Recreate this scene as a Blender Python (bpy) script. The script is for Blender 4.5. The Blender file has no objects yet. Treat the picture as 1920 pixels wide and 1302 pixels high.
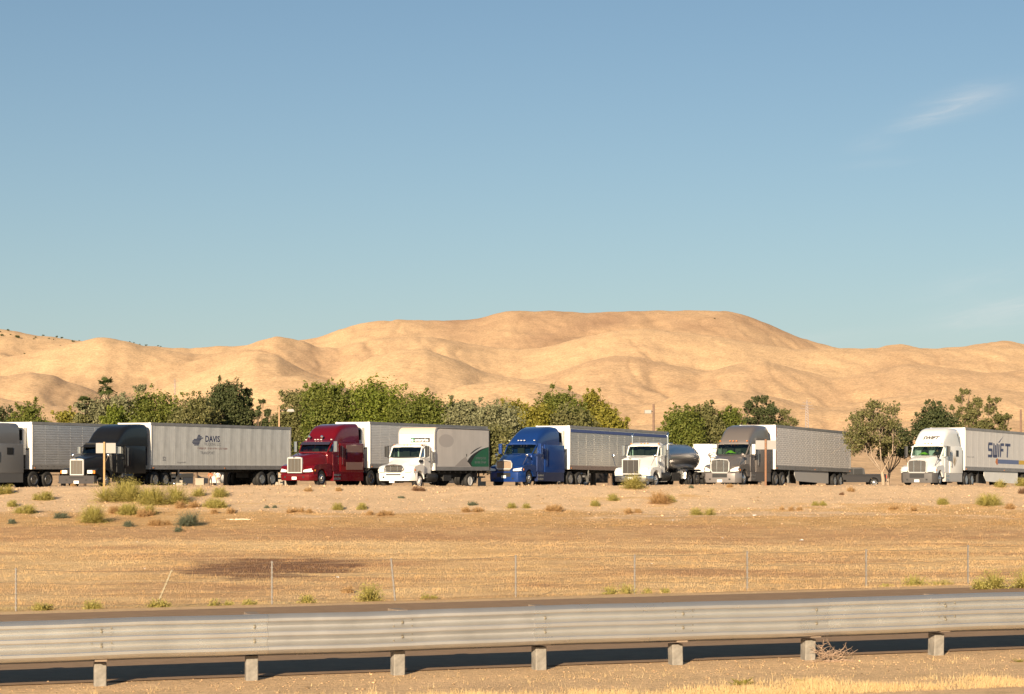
import bpy, bmesh, math, random
import numpy as np
from mathutils import Matrix, Vector

R = math.radians
PI = math.pi
random.seed(7)
rng = np.random.default_rng(11)
S = bpy.context.scene
COL = S.collection

# ------------------------------------------------------------------ camera, sky, sun, exposure
CAMZ = 2.62
FPX = 4000.0            # focal length in photograph pixels (1920 wide)
HOR = 885.0             # row of the horizon
cam = bpy.data.cameras.new('camera')
cam.lens = 36.0 * FPX / 1920.0
cam.sensor_width = 36.0
cam.shift_y = (HOR - 651.0) / 1920.0
cam.clip_start = 0.1
cam.clip_end = 20000
co = bpy.data.objects.new('camera', cam)
COL.objects.link(co)
co.location = (0, 0, CAMZ)
co.rotation_euler = (R(90), 0, 0)
S.camera = co

SUN_EL, SUN_AZ = 16.0, 196.5   # azimuth clockwise from +Y
W = bpy.data.worlds.new('World')
S.world = W
W.use_nodes = True
nt = W.node_tree
nt.nodes.clear()


def nd(t, typ, **kw):
    n = t.nodes.new(typ)
    for k, v in kw.items():
        if k == 'inp':
            for a, b in v.items():
                n.inputs[a].default_value = b
        else:
            setattr(n, k, v)
    return n


def mth(t, op, a, b=None, c=None, clamp=False):
    n = t.nodes.new('ShaderNodeMath')
    n.operation = op
    n.use_clamp = clamp
    for i, v in enumerate((a, b, c)):
        if v is None:
            continue
        if isinstance(v, (int, float)):
            n.inputs[i].default_value = v
        else:
            t.links.new(v, n.inputs[i])
    return n.outputs[0]


sky = nd(nt, 'ShaderNodeTexSky', sky_type='NISHITA', sun_disc=False, sun_elevation=R(SUN_EL), sun_rotation=R(SUN_AZ),
         altitude=100, air_density=1.0, dust_density=0.4, ozone_density=2.8)
bg = nd(nt, 'ShaderNodeBackground', inp={'Strength': 0.05})
wo = nd(nt, 'ShaderNodeOutputWorld')
# faint cirrus, laid out by direction
tc = nd(nt, 'ShaderNodeTexCoord')
sp = nd(nt, 'ShaderNodeSeparateXYZ')
nt.links.new(tc.outputs['Generated'], sp.inputs[0])
yy = mth(nt, 'MAXIMUM', sp.outputs[1], 0.05)
ta = mth(nt, 'DIVIDE', sp.outputs[0], yy)
tb = mth(nt, 'DIVIDE', sp.outputs[2], yy)


def wisp(cx, cy, L, H, ang, amp):
    ax, by = (cx - 960) / FPX, (HOR - cy) / FPX
    dx = mth(nt, 'SUBTRACT', ta, ax)
    dy = mth(nt, 'SUBTRACT', tb, by)
    c, s = math.cos(R(ang)), math.sin(R(ang))
    u = mth(nt, 'ADD', mth(nt, 'MULTIPLY', dx, c * FPX / L), mth(nt, 'MULTIPLY', dy, s * FPX / L))
    v = mth(nt, 'ADD', mth(nt, 'MULTIPLY', dx, -s * FPX / H), mth(nt, 'MULTIPLY', dy, c * FPX / H))
    d = mth(nt, 'ADD', mth(nt, 'MULTIPLY', u, u), mth(nt, 'MULTIPLY', v, v))
    e = mth(nt, 'EXPONENT', mth(nt, 'MULTIPLY', d, -1.0))
    return mth(nt, 'MULTIPLY', e, amp)


m = wisp(1812, 188, 80, 22, 14, 1.0)
for a in ((1725, 228, 60, 11, 12, .8), (1640, 270, 45, 14, 10, .3), (1880, 585, 120, 26, 10, 1.0), (1820, 530, 110, 22, 14, .3),
          (1540, 635, 110, 12, 6, .3), (1640, 308, 60, 8, 5, .25)):
    m = mth(nt, 'ADD', m, wisp(*a))
cxyz = nd(nt, 'ShaderNodeCombineXYZ')
nt.links.new(mth(nt, 'ADD', mth(nt, 'MULTIPLY', ta, 26.0), mth(nt, 'MULTIPLY', tb, 8.0)), cxyz.inputs[0])
nt.links.new(mth(nt, 'SUBTRACT', mth(nt, 'MULTIPLY', tb, 170.0), mth(nt, 'MULTIPLY', ta, 34.0)), cxyz.inputs[1])
nz = nd(nt, 'ShaderNodeTexNoise', inp={'Scale': 1.6, 'Detail': 6.0, 'Roughness': 0.62, 'Distortion': 0.6})
nt.links.new(cxyz.outputs[0], nz.inputs['Vector'])
nzr = nd(nt, 'ShaderNodeMapRange', inp={'From Min': 0.36, 'From Max': 0.72, 'To Min': 0.35, 'To Max': 1.0})
nt.links.new(nz.outputs[0], nzr.inputs[0])
m = mth(nt, 'MULTIPLY', mth(nt, 'MULTIPLY', m, nzr.outputs[0]), 0.34, clamp=True)
mixc = nd(nt, 'ShaderNodeMix', data_type='RGBA')
nt.links.new(m, mixc.inputs[0])
SKYGAIN = nd(nt, 'ShaderNodeMix', data_type='RGBA', blend_type='MULTIPLY')
SKYGAIN.inputs[0].default_value = 1.0
SKYGAIN.inputs[7].default_value = (0.90, 0.93, 0.90, 1)
nt.links.new(sky.outputs[0], SKYGAIN.inputs[6])
# dusty air whitens the sky towards the horizon, the same all round
elev = mth(nt, 'MAXIMUM', sp.outputs[2], 0.0)
hz = mth(nt, 'MULTIPLY', mth(nt, 'EXPONENT', mth(nt, 'MULTIPLY', elev, -9.0)), 0.62, clamp=True)
dust = nd(nt, 'ShaderNodeMix', data_type='RGBA')
dust.inputs[7].default_value = (5.5, 6.2, 6.9, 1)
nt.links.new(hz, dust.inputs[0])
nt.links.new(SKYGAIN.outputs[2], dust.inputs[6])
nt.links.new(dust.outputs[2], mixc.inputs[6])
mixc.inputs[7].default_value = (9.0, 8.6, 8.2, 1)
nt.links.new(mixc.outputs[2], bg.inputs[0])
nt.links.new(bg.outputs[0], wo.inputs[0])

sl = bpy.data.lights.new('sun', 'SUN')
sl.energy = 5.0
sl.angle = R(0.5)
sl.color = (1.0, 0.81, 0.58)
so = bpy.data.objects.new('sun', sl)
COL.objects.link(so)
to_sun = Vector((math.sin(R(SUN_AZ)) * math.cos(R(SUN_EL)), math.cos(R(SUN_AZ)) * math.cos(R(SUN_EL)), math.sin(R(SUN_EL))))
so.rotation_euler = to_sun.to_track_quat('Z', 'Y').to_euler()
so.location = (-20, -30, 40)

S.view_settings.view_transform = 'Standard'
S.view_settings.look = 'None'
S.view_settings.gamma = 1
S.view_settings.use_curve_mapping = False
S.view_settings.exposure = 0.95


# ------------------------------------------------------------------ helpers
def P(px, py, Y):
    """world point seen at photograph pixel (px, py) at distance Y"""
    return Vector(((px - 960) / FPX * Y, Y, CAMZ + (HOR - py) / FPX * Y))


def tag(o, label=None, cat=None, group=None, kind=None):
    if label: o['label'] = label
    if cat: o['category'] = cat
    if group: o['group'] = group
    if kind: o['kind'] = kind
    return o


def empty(name, loc=(0, 0, 0), rz=0, **k):
    o = bpy.data.objects.new(name, None)
    o.empty_display_size = 0.3
    COL.objects.link(o)
    o.location = loc
    o.rotation_euler = (0, 0, rz)
    return tag(o, **k)


class G:
    """collects shapes and links them as one mesh object"""

    def __init__(s, M=None):
        s.v, s.f, s.M = [], [], M

    def add(s, vs, fs):
        b = len(s.v)
        if s.M is not None:
            vs = [s.M @ Vector(v) for v in vs]
        s.v += [tuple(v) for v in vs]
        s.f += [tuple(b + i for i in f) for f in fs]
        return s

    def box(s, x0, x1, y0, y1, z0, z1, ch=0.0):
        x0, x1 = min(x0, x1), max(x0, x1)
        y0, y1 = min(y0, y1), max(y0, y1)
        z0, z1 = min(z0, z1), max(z0, z1)
        if ch > 0:
            c = min(ch, (x1 - x0) / 2.1, (y1 - y0) / 2.1)
            pl = [(x0 + c, y0), (x1 - c, y0), (x1, y0 + c), (x1, y1 - c), (x1 - c, y1), (x0 + c, y1), (x0, y1 - c), (x0, y0 + c)]
            return s.plan(pl, z0, z1)
        v = [(x, y, z) for z in (z0, z1) for y in (y0, y1) for x in (x0, x1)]
        return s.add(v, [(0, 2, 3, 1), (4, 5, 7, 6), (0, 1, 5, 4), (2, 6, 7, 3), (0, 4, 6, 2), (1, 3, 7, 5)])

    def plan(s, pl, z0, z1, top=None):
        n = len(pl)
        tp = top or pl
        v = [(x, y, z0) for x, y in pl] + [(x, y, z1) for x, y in tp]
        f = [(i, (i + 1) % n, n + (i + 1) % n, n + i) for i in range(n)] + [tuple(range(n - 1, -1, -1)), tuple(range(n, 2 * n))]
        return s.add(v, f)

    def side(s, pr, ys):
        """profile (x, z) swept over ys = [(y, shrink)...]"""
        n = len(pr)
        cx = sum(p[0] for p in pr) / n
        cz = sum(p[1] for p in pr) / n
        v = []
        for y, k in ys:
            v += [(cx + (x - cx) * k, y, cz + (z - cz) * k) for x, z in pr]
        f = []
        for j in range(len(ys) - 1):
            f += [(j * n + i, j * n + (i + 1) % n, (j + 1) * n + (i + 1) % n, (j + 1) * n + i) for i in range(n)]
        f += [tuple(range(n)), tuple(range(len(ys) * n - 1, (len(ys) - 1) * n - 1, -1))]
        return s.add(v, f)

    def loft(s, secs, cap=True):
        n = len(secs[0])
        v = [p for q in secs for p in q]
        f = []
        for j in range(len(secs) - 1):
            f += [(j * n + i, j * n + (i + 1) % n, (j + 1) * n + (i + 1) % n, (j + 1) * n + i) for i in range(n)]
        if cap:
            f += [tuple(range(n - 1, -1, -1)), tuple(range((len(secs) - 1) * n, len(secs) * n))]
        return s.add(v, f)

    def tube(s, pts, rs, n=6, cap=True):
        pts = [Vector(p) for p in pts]
        if isinstance(rs, (int, float)):
            rs = [rs] * len(pts)
        secs = []
        for i, p in enumerate(pts):
            d = (pts[min(i + 1, len(pts) - 1)] - pts[max(i - 1, 0)])
            d = d.normalized() if d.length > 1e-9 else Vector((0, 0, 1))
            a = Vector((0, 0, 1)) if abs(d.z) < 0.9 else Vector((1, 0, 0))
            u = d.cross(a).normalized()
            w = u.cross(d).normalized()
            secs.append([p + u * (math.cos(2 * PI * k / n) * rs[i]) + w * (math.sin(2 * PI * k / n) * rs[i]) for k in range(n)])
        return s.loft(secs, cap)

    def lathe(s, pr, c=(0, 0, 0), axis='y', n=20):
        """pr: [(r, t)...] round an axis through c"""
        v = []
        for r, t in pr:
            for k in range(n):
                a = 2 * PI * k / n
                if axis == 'y':
                    v.append((c[0] + r * math.cos(a), c[1] + t, c[2] + r * math.sin(a)))
                elif axis == 'x':
                    v.append((c[0] + t, c[1] + r * math.cos(a), c[2] + r * math.sin(a)))
                else:
                    v.append((c[0] + r * math.cos(a), c[1] + r * math.sin(a), c[2] + t))
        f = []
        for j in range(len(pr) - 1):
            f += [(j * n + i, j * n + (i + 1) % n, (j + 1) * n + (i + 1) % n, (j + 1) * n + i) for i in range(n)]
        f += [tuple(range(n)), tuple(range((len(pr) - 1) * n, len(pr) * n))]
        return s.add(v, f)

    def ball(s, c, r, n=8, sc=(1, 1, 1)):
        v, f = [], []
        for i in range(n + 1):
            th = PI * i / n
            for k in range(n):
                a = 2 * PI * k / n
                v.append((c[0] + r * sc[0] * math.sin(th) * math.cos(a), c[1] + r * sc[1] * math.sin(th) * math.sin(a), c[2] + r * sc[2] * math.cos(th)))
        for i in range(n):
            f += [(i * n + k, i * n + (k + 1) % n, (i + 1) * n + (k + 1) % n, (i + 1) * n + k) for k in range(n)]
        return s.add(v, f)

    def build(s, name, mat, parent=None, smooth=None, label=None, loc=None, fix=True):
        me = bpy.data.meshes.new(name)
        me.from_pydata(s.v, [], s.f)
        if fix:
            bm = bmesh.new()
            bm.from_mesh(me)
            bmesh.ops.remove_doubles(bm, verts=bm.verts, dist=1e-5)
            bmesh.ops.recalc_face_normals(bm, faces=bm.faces)
            bm.to_mesh(me)
            bm.free()
        me.materials.append(mat)
        if smooth:
            me.shade_smooth()
            me.set_sharp_from_angle(angle=R(smooth))
        o = bpy.data.objects.new(name, me)
        COL.objects.link(o)
        if parent: o.parent = parent
        if loc is not None: o.location = loc
        if label: o['label'] = label
        return o


def link(name, me, parent=None, loc=(0, 0, 0), rot=(0, 0, 0), scale=(1, 1, 1)):
    o = bpy.data.objects.new(name, me)
    COL.objects.link(o)
    if parent: o.parent = parent
    o.location = loc
    o.rotation_euler = rot
    o.scale = scale
    return o


def rawmesh(name, v, f4, mat, parent=None, attr=None, smooth=False):
    """fast mesh from numpy arrays: v (n,3), f4 (m,k); attr: face or point colours"""
    v = np.ascontiguousarray(v, dtype=np.float32)
    f4 = np.ascontiguousarray(f4, dtype=np.int32)
    me = bpy.data.meshes.new(name)
    k = f4.shape[1]
    me.vertices.add(len(v))
    me.vertices.foreach_set('co', v.ravel())
    me.loops.add(f4.size)
    me.loops.foreach_set('vertex_index', f4.ravel())
    me.polygons.add(len(f4))
    me.polygons.foreach_set('loop_start', np.arange(0, f4.size, k, dtype=np.int32))
    me.update(calc_edges=True)
    if attr is not None:
        a = np.asarray(attr, dtype=np.float32)
        dom = 'POINT' if len(a) == len(v) else 'FACE'
        if a.ndim == 1:
            at = me.attributes.new('tint', 'FLOAT', dom)
            at.data.foreach_set('value', a)
        else:
            at = me.attributes.new('tint', 'FLOAT_COLOR', dom)
            a4 = np.ones((len(a), 4), dtype=np.float32)
            a4[:, :3] = a
            at.data.foreach_set('color', a4.ravel())
    if smooth: me.shade_smooth()
    me.materials.append(mat)
    o = bpy.data.objects.new(name, me)
    COL.objects.link(o)
    if parent: o.parent = parent
    return o


def mat(name, col, rough=0.6, metal=0.0, coat=0.0, spec=0.5, noise=None, bump=None, emit=None, streak=None):
    """noise: (scale, amount) brightness mottling; bump: (scale, strength)"""
    m = bpy.data.materials.new(name)
    m.use_nodes = True
    t = m.node_tree
    b = t.nodes['Principled BSDF']
    b.inputs['Base Color'].default_value = (*col, 1)
    b.inputs['Roughness'].default_value = rough
    b.inputs['Metallic'].default_value = metal
    b.inputs['Coat Weight'].default_value = coat
    b.inputs['Coat Roughness'].default_value = 0.06
    b.inputs['Specular IOR Level'].default_value = spec
    if noise or bump:
        tcn = nd(t, 'ShaderNodeTexCoord')
    if noise:
        n = nd(t, 'ShaderNodeTexNoise', inp={'Scale': noise[0], 'Detail': 5.0, 'Roughness': 0.6})
        t.links.new(tcn.outputs['Object'], n.inputs['Vector'])
        mr = nd(t, 'ShaderNodeMapRange', inp={'From Min': 0.3, 'From Max': 0.7, 'To Min': 1 - noise[1], 'To Max': 1 + noise[1]})
        t.links.new(n.outputs[0], mr.inputs[0])
        kf = mr.outputs[0]
        if streak:      # vertical streaks in the colour stand in for rippled reflections
            mp = nd(t, 'ShaderNodeMapping')
            mp.inputs['Scale'].default_value = (1, 1, .07)
            t.links.new(tcn.outputs['Object'], mp.inputs[0])
            ns = nd(t, 'ShaderNodeTexNoise', inp={'Scale': streak[0], 'Detail': 4.0, 'Roughness': 0.6})
            t.links.new(mp.outputs[0], ns.inputs['Vector'])
            ms_ = nd(t, 'ShaderNodeMapRange', inp={'From Min': 0.35, 'From Max': 0.65, 'To Min': 1 - streak[1], 'To Max': 1 + streak[1]})
            t.links.new(ns.outputs[0], ms_.inputs[0])
            kf = mth(t, 'MULTIPLY', kf, ms_.outputs[0])
        mx = nd(t, 'ShaderNodeVectorMath', operation='SCALE')
        mx.inputs[0].default_value = col
        t.links.new(kf, mx.inputs['Scale'])
        t.links.new(mx.outputs[0], b.inputs['Base Color'])
        rr = mth(t, 'MULTIPLY', mr.outputs[0], rough, clamp=True)
        t.links.new(rr, b.inputs['Roughness'])
    if bump:
        n2 = nd(t, 'ShaderNodeTexNoise', inp={'Scale': bump[0], 'Detail': 4.0})
        t.links.new(tcn.outputs['Object'], n2.inputs['Vector'])
        bp = nd(t, 'ShaderNodeBump', inp={'Strength': bump[1], 'Distance': 0.02})
        t.links.new(n2.outputs[0], bp.inputs['Height'])
        t.links.new(bp.outputs[0], b.inputs['Normal'])
    if emit:
        b.inputs['Emission Color'].default_value = (*col, 1)
        b.inputs['Emission Strength'].default_value = emit
    return m


def leafmat(name, col, col2, trans=0.35):
    m = bpy.data.materials.new(name)
    m.use_nodes = True
    t = m.node_tree
    b = t.nodes['Principled BSDF']
    out = t.nodes['Material Output']
    at = nd(t, 'ShaderNodeAttribute', attribute_name='tint')
    mx = nd(t, 'ShaderNodeMix', data_type='RGBA')
    mx.inputs[6].default_value = (*col, 1)
    mx.inputs[7].default_value = (*col2, 1)
    t.links.new(at.outputs['Fac'], mx.inputs[0])
    t.links.new(mx.outputs[2], b.inputs['Base Color'])
    b.inputs['Roughness'].default_value = 0.6
    b.inputs['Specular IOR Level'].default_value = 0.3
    tr = nd(t, 'ShaderNodeBsdfTranslucent')
    t.links.new(mx.outputs[2], tr.inputs[0])
    ms = nd(t, 'ShaderNodeMixShader', inp={0: trans})
    t.links.new(b.outputs[0], ms.inputs[1])
    t.links.new(tr.outputs[0], ms.inputs[2])
    t.links.new(ms.outputs[0], out.inputs[0])
    return m


def groundmat(name, fine=((90, .12), (9, .12)), bumps=((22, .5, .05),), rough=0.95, tintattr=True, col=(.3, .2, .1), stretch=(1, 1, 1)):
    """colour from the mesh's albedo attribute (soil zones) broken up by noise"""
    m = bpy.data.materials.new(name)
    m.use_nodes = True
    t = m.node_tree
    b = t.nodes['Principled BSDF']
    b.inputs['Roughness'].default_value = rough
    b.inputs['Specular IOR Level'].default_value = 0.15
    tcn = nd(t, 'ShaderNodeTexCoord')
    mp = nd(t, 'ShaderNodeMapping')
    mp.inputs['Scale'].default_value = stretch
    t.links.new(tcn.outputs['Object'], mp.inputs[0])
    if tintattr:
        src = nd(t, 'ShaderNodeAttribute', attribute_name='tint').outputs['Color']
    else:
        rgb = nd(t, 'ShaderNodeRGB')
        rgb.outputs[0].default_value = (*col, 1)
        src = rgb.outputs[0]
    k = None
    for sc, am in fine:
        n = nd(t, 'ShaderNodeTexNoise', inp={'Scale': sc, 'Detail': 6.0, 'Roughness': 0.65})
        t.links.new(mp.outputs[0], n.inputs['Vector'])
        mr = nd(t, 'ShaderNodeMapRange', inp={'From Min': 0.3, 'From Max': 0.7, 'To Min': 1 - am, 'To Max': 1 + am})
        t.links.new(n.outputs[0], mr.inputs[0])
        k = mr.outputs[0] if k is None else mth(t, 'MULTIPLY', k, mr.outputs[0])
    vm = nd(t, 'ShaderNodeVectorMath', operation='SCALE')
    t.links.new(src, vm.inputs[0])
    t.links.new(k, vm.inputs['Scale'])
    t.links.new(vm.outputs[0], b.inputs['Base Color'])
    prev = None
    for sc, st, dist in bumps:
        n2 = nd(t, 'ShaderNodeTexNoise', inp={'Scale': sc, 'Detail': 5.0, 'Roughness': 0.65})
        t.links.new(mp.outputs[0], n2.inputs['Vector'])
        bp = nd(t, 'ShaderNodeBump', inp={'Strength': st, 'Distance': dist})
        t.links.new(n2.outputs[0], bp.inputs['Height'])
        if prev: t.links.new(prev, bp.inputs['Normal'])
        prev = bp.outputs[0]
    t.links.new(prev, b.inputs['Normal'])
    return m


_perm = np.random.default_rng(3).permutation(512)
_grad = np.random.default_rng(4).normal(size=(512, 2))
_grad /= np.linalg.norm(_grad, axis=1, keepdims=True)


def pn(x, y):
    """gradient noise, about -0.7..0.7"""
    x = np.asarray(x, float)
    y = np.asarray(y, float)
    xi = np.floor(x).astype(int)
    yi = np.floor(y).astype(int)
    xf, yf = x - xi, y - yi

    def g(ix, iy, dx, dy):
        h = _perm[(_perm[ix & 511] + iy) & 511]
        gg = _grad[h]
        return gg[..., 0] * dx + gg[..., 1] * dy
    u = xf * xf * xf * (xf * (xf * 6 - 15) + 10)
    v = yf * yf * yf * (yf * (yf * 6 - 15) + 10)
    a = g(xi, yi, xf, yf) * (1 - u) + g(xi + 1, yi, xf - 1, yf) * u
    b = g(xi, yi + 1, xf, yf - 1) * (1 - u) + g(xi + 1, yi + 1, xf - 1, yf - 1) * u
    return a * (1 - v) + b * v


def fbm(x, y, o=4, ridged=False):
    r, a, k = 0, 1.0, 1.0
    for i in range(o):
        n = pn(x * k + 13.7 * i, y * k - 7.1 * i)
        if ridged: n = 0.5 - 2 * np.abs(n)
        r = r + a * n
        a *= .5
        k *= 2.03
    return r


def sstep(a, b, x):
    t = np.clip((np.asarray(x, float) - a) / (b - a), 0, 1)
    return t * t * (3 - 2 * t)


# ------------------------------------------------------------------ materials
M_tyre = mat('tyre rubber', (.018, .017, .016), .8, noise=(8, .3))
M_dark = mat('dark underbody metal', (.025, .023, .021), .6, noise=(3, .3))
M_black = mat('black plastic', (.02, .02, .02), .45)
M_bright = mat('bright plated trim', (.80, .78, .74), .3, .45)
M_chrome = mat('chrome', (.75, .73, .70), .12, 1.0)
M_alu = mat('polished aluminium', (.68, .67, .65), .28, 1.0, noise=(4, .15))
M_white = mat('white truck paint', (.78, .76, .72), .3, coat=.5, noise=(2, .04))
M_whitebox = mat('white painted aluminium sheet', (.74, .72, .67), .5, noise=(1.5, .06))
M_lamp = mat('clear lamp lens', (.8, .78, .72), .08, coat=1)
M_amber = mat('amber lamp lens', (.8, .25, .03), .2, coat=1)
M_redlamp = mat('red lamp lens', (.6, .02, .015), .2, coat=1)
M_plate = mat('licence plate', (.8, .8, .76), .4)
M_seat = mat('cab interior', (.05, .045, .04), .8)
M_lime = mat('lime reflective cloth', (.42, .75, .05), .7)
M_red = mat('dark red metallic paint', (.15, .004, .008), .25, .25, coat=.8)
M_blackp = mat('black truck paint', (.008, .008, .008), .38, coat=.25)
M_blue = mat('blue metallic paint', (.010, .045, .20), .28, .3, coat=.8)
M_gray = mat('warm grey metallic paint', (.19, .165, .15), .35, .4, coat=.5)
M_gray3 = mat('light grey bumper paint', (.27, .245, .235), .3, .4, coat=.5)
M_gray2 = mat('pale grey metallic paint', (.20, .20, .205), .35, .4, coat=.5)
M_bumperg = mat('grey plastic bumper', (.085, .078, .075), .55, noise=(5, .1))
M_brownpanel = mat('brown reflection panel', (.36, .21, .17), .35, .45)  # brown painted in for the ground mirrored in the polished steel
M_mesh = mat('grille mesh', (.13, .115, .095), .5, .5)
M_text = mat('navy lettering', (.02, .03, .10), .6)
M_textr = mat('faded red lettering', (.34, .20, .18), .6)
M_textg = mat('faded grey lettering', (.22, .22, .23), .6)
M_conc = mat('pale concrete', (.36, .31, .24), .9, noise=(6, .1))
M_wood = mat('weathered wood', (.20, .13, .08), .85, noise=(12, .25))
M_rust = mat('rusty steel post', (.26, .12, .06), .8, noise=(10, .3))


def glassmat(name, tint, refl=0.16):
    m = bpy.data.materials.new(name)
    m.use_nodes = True
    t = m.node_tree
    t.nodes.clear()
    out = nd(t, 'ShaderNodeOutputMaterial')
    tr = nd(t, 'ShaderNodeBsdfTransparent')
    tr.inputs[0].default_value = (*tint, 1)
    gl = nd(t, 'ShaderNodeBsdfGlossy', inp={'Roughness': 0.04})
    gl.inputs[0].default_value = (.9, .95, .95, 1)
    fr = nd(t, 'ShaderNodeFresnel', inp={'IOR': 1.5})
    k = mth(t, 'ADD', fr.outputs[0], refl * .4, clamp=True)
    ms = nd(t, 'ShaderNodeMixShader')
    t.links.new(k, ms.inputs[0])
    t.links.new(tr.outputs[0], ms.inputs[1])
    t.links.new(gl.outputs[0], ms.inputs[2])
    t.links.new(ms.outputs[0], out.inputs[0])
    return m


M_glass = glassmat('tinted windscreen glass', (.42, .55, .50))


# ------------------------------------------------------------------ terrain
def zfield(Y):
    return np.interp(Y, [40, 57, 70, 85, 98, 106, 113, 118, 121.3, 122.6, 127, 131, 150, 230, 262, 400],
                     [-.93, -.91, -.84, -.68, -.38, -.03, .52, 1.25, 1.80, 1.84, 1.66, 1.62, 1.62, 1.0, 1.0, 1.0])


def gz(X, Y, rough=True):
    X = np.asarray(X, float)
    Y = np.asarray(Y, float)
    u = Y - .2586 * X
    grade = .0125 * X * (1 - sstep(48, 95, Y))
    grade = np.clip(grade, -.5, .5)
    # the road's verge follows u, the far field follows Y
    f = zfield(Y + 0 * X)
    k = sstep(43.6, 56, u)
    edge = sstep(112, 121, Y) * (1 - sstep(125, 132, Y))
    z = grade + k * f
    z = z + edge * (.03 * pn(X * .35, Y * .2) - .09 * (1 - sstep(-30, -14, X)))
    if rough:
        off = sstep(44, 50, u) * (1 - sstep(123, 127, Y))
        z = z + off * (.10 * fbm(X * .12, Y * .12, 3) + .035 * fbm(X * .9, Y * .9, 3))
    return z


# albedo zones of the soil
STRAW = np.array((.69, .44, .205))
STRAWL = np.array((.77, .54, .28))
EARTH = np.array((.52, .30, .15))
GRAVEL = np.array((.68, .485, .30))
DIRT = np.array((.68, .465, .265))
BURN = np.array((.22, .115, .065))
GREEN = np.array((.30, .27, .08))


def mixc3(a, b, k):
    k = np.clip(np.asarray(k), 0, 1)[..., None]
    return a * (1 - k) + b * k


def gcol(X, Y):
    X = np.asarray(X, float)
    Y = np.asarray(Y, float)
    u = Y - .2586 * X
    n1 = fbm(X * .16, Y * .35, 4)
    n2 = fbm(X * .55 + 5, Y * 1.2 + 2, 4)
    n3 = fbm(X * .07 + 9, Y * .22, 3)
    c = mixc3(STRAW * np.ones(X.shape + (3,)), STRAWL, .5 + 1.1 * n1 + .4 * n2)
    c = mixc3(c, EARTH, .12 + 1.5 * n3 + .7 * n2)
    row = fbm(X * .03 + 2, Y * .55, 3)
    c = mixc3(c, STRAWL * 1.05, np.clip(row * 1.6 - .15, 0, .8) * (1 - sstep(88, 96, Y)))
    c = mixc3(c, STRAWL * 1.08, .8 * np.exp(-((Y - 93.5 - 1.5 * n3) / 1.6) ** 2))
    # bare brown band at the bank's foot
    band = sstep(90, 97, Y + 4 * n3) * (1 - sstep(104, 109, Y + 4 * n1))
    c = mixc3(c, EARTH, band * (.62 + .7 * n2))
    straw2 = sstep(103, 107, Y + 4 * n1) * (1 - sstep(112, 116, Y + 5 * n3 + 3 * n2))
    c = mixc3(c, np.array((.52, .32, .14)), straw2 * (.7 + .8 * n2))
    gr = sstep(111, 114.5, Y + 8 * n3 + 5 * n2)
    c = mixc3(c, GRAVEL * (1 + .10 * n2[..., None]), gr * .95)
    # dark scorched patch
    cx, cy = -8.6, 76.5
    d = ((X - cx) / 3.2) ** 2 + ((Y - cy) / 6.5) ** 2 + 1.0 * n2 + .6 * n1
    c = mixc3(c, BURN, (1 - sstep(.5, 1.2, d)) * .92)
    # greenish growth along the fence
    gf = (1 - sstep(0, 5.5, np.abs(Y - .13 * X - 56.5))) * np.clip(.1 + 1.9 * n1 + 1.0 * n3, 0, 1)
    c = mixc3(c, GREEN, gf * .7)
    # near verge of dirt
    c = mixc3(mixc3(DIRT * (1 + .18 * n2[..., None]), STRAWL, np.clip(n1, 0, 1) * .4), c, sstep(43.3, 45, u))
    lot = sstep(125.5, 128, Y + 1.2 * n2)
    c = mixc3(c, np.array((.27, .22, .17)) * (1 + .15 * n1[..., None]), lot)
    far = sstep(196, 215, Y)
    c = mixc3(c, np.array((.62, .43, .23)) * (1 + .12 * n1[..., None]), far)
    return c


def grid(name, xs, ys, zf, cf, m, smooth=True):
    X, Y = np.meshgrid(xs, ys)
    Z = zf(X, Y)
    v = np.stack([X, Y, Z], -1).reshape(-1, 3)
    nx, ny = len(xs), len(ys)
    i = np.arange((nx - 1) * (ny - 1))
    a = (i // (nx - 1)) * nx + i % (nx - 1)
    f = np.stack([a, a + 1, a + nx + 1, a + nx], -1)
    c = cf(X, Y).reshape(-1, 3) if cf else None
    return rawmesh(name, v, f, m, attr=c, smooth=smooth)


M_ground = groundmat('dry soil and stubble', fine=((60, .16), (7, .16), (1.4, .10)), bumps=((14, .6, .10), (60, .5, .03)))
xs = np.concatenate([np.linspace(-400, -45, 30)[:-1], np.linspace(-45, 45, 300), np.linspace(45, 400, 30)[1:]])
ys = np.concatenate([np.linspace(-200, 15, 20)[:-1], np.linspace(15, 46, 70)[:-1], np.linspace(46, 128, 270)[:-1], np.linspace(128, 290, 60)])
tag(grid('ground', xs, ys, gz, gcol, M_ground), kind='structure')

# asphalt roadway behind the guardrail
M_asph = groundmat('worn asphalt', fine=((120, .14), (3, .12)), bumps=((90, .4, .01),), tintattr=False, col=(.31, .205, .125), rough=.95)
us = np.array([28.5, 30, 32, 33, 36, 39, 43.3])
ts = np.linspace(-120, 120, 120)
U, T = np.meshgrid(us, ts)
v = np.stack([T, U + .2586 * T, gz(T, U + .2586 * T, False) + .012], -1).reshape(-1, 3)
n = len(us)
i = np.arange((n - 1) * (len(ts) - 1))
a = (i // (n - 1)) * n + i % (n - 1)
tag(rawmesh('road', v, np.stack([a, a + 1, a + n + 1, a + n], -1), M_asph), kind='structure')
# paved truck lot
M_lot = groundmat('lot pavement', fine=((40, .1), (1.5, .15)), bumps=((60, .3, .01),), tintattr=False, col=(.24, .20, .155), rough=.9)
tag(grid('lot_pavement', np.linspace(-95, 95, 60), np.linspace(129, 188, 30), lambda X, Y: gz(X, Y, False) + .02, None, M_lot), kind='structure')

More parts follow.
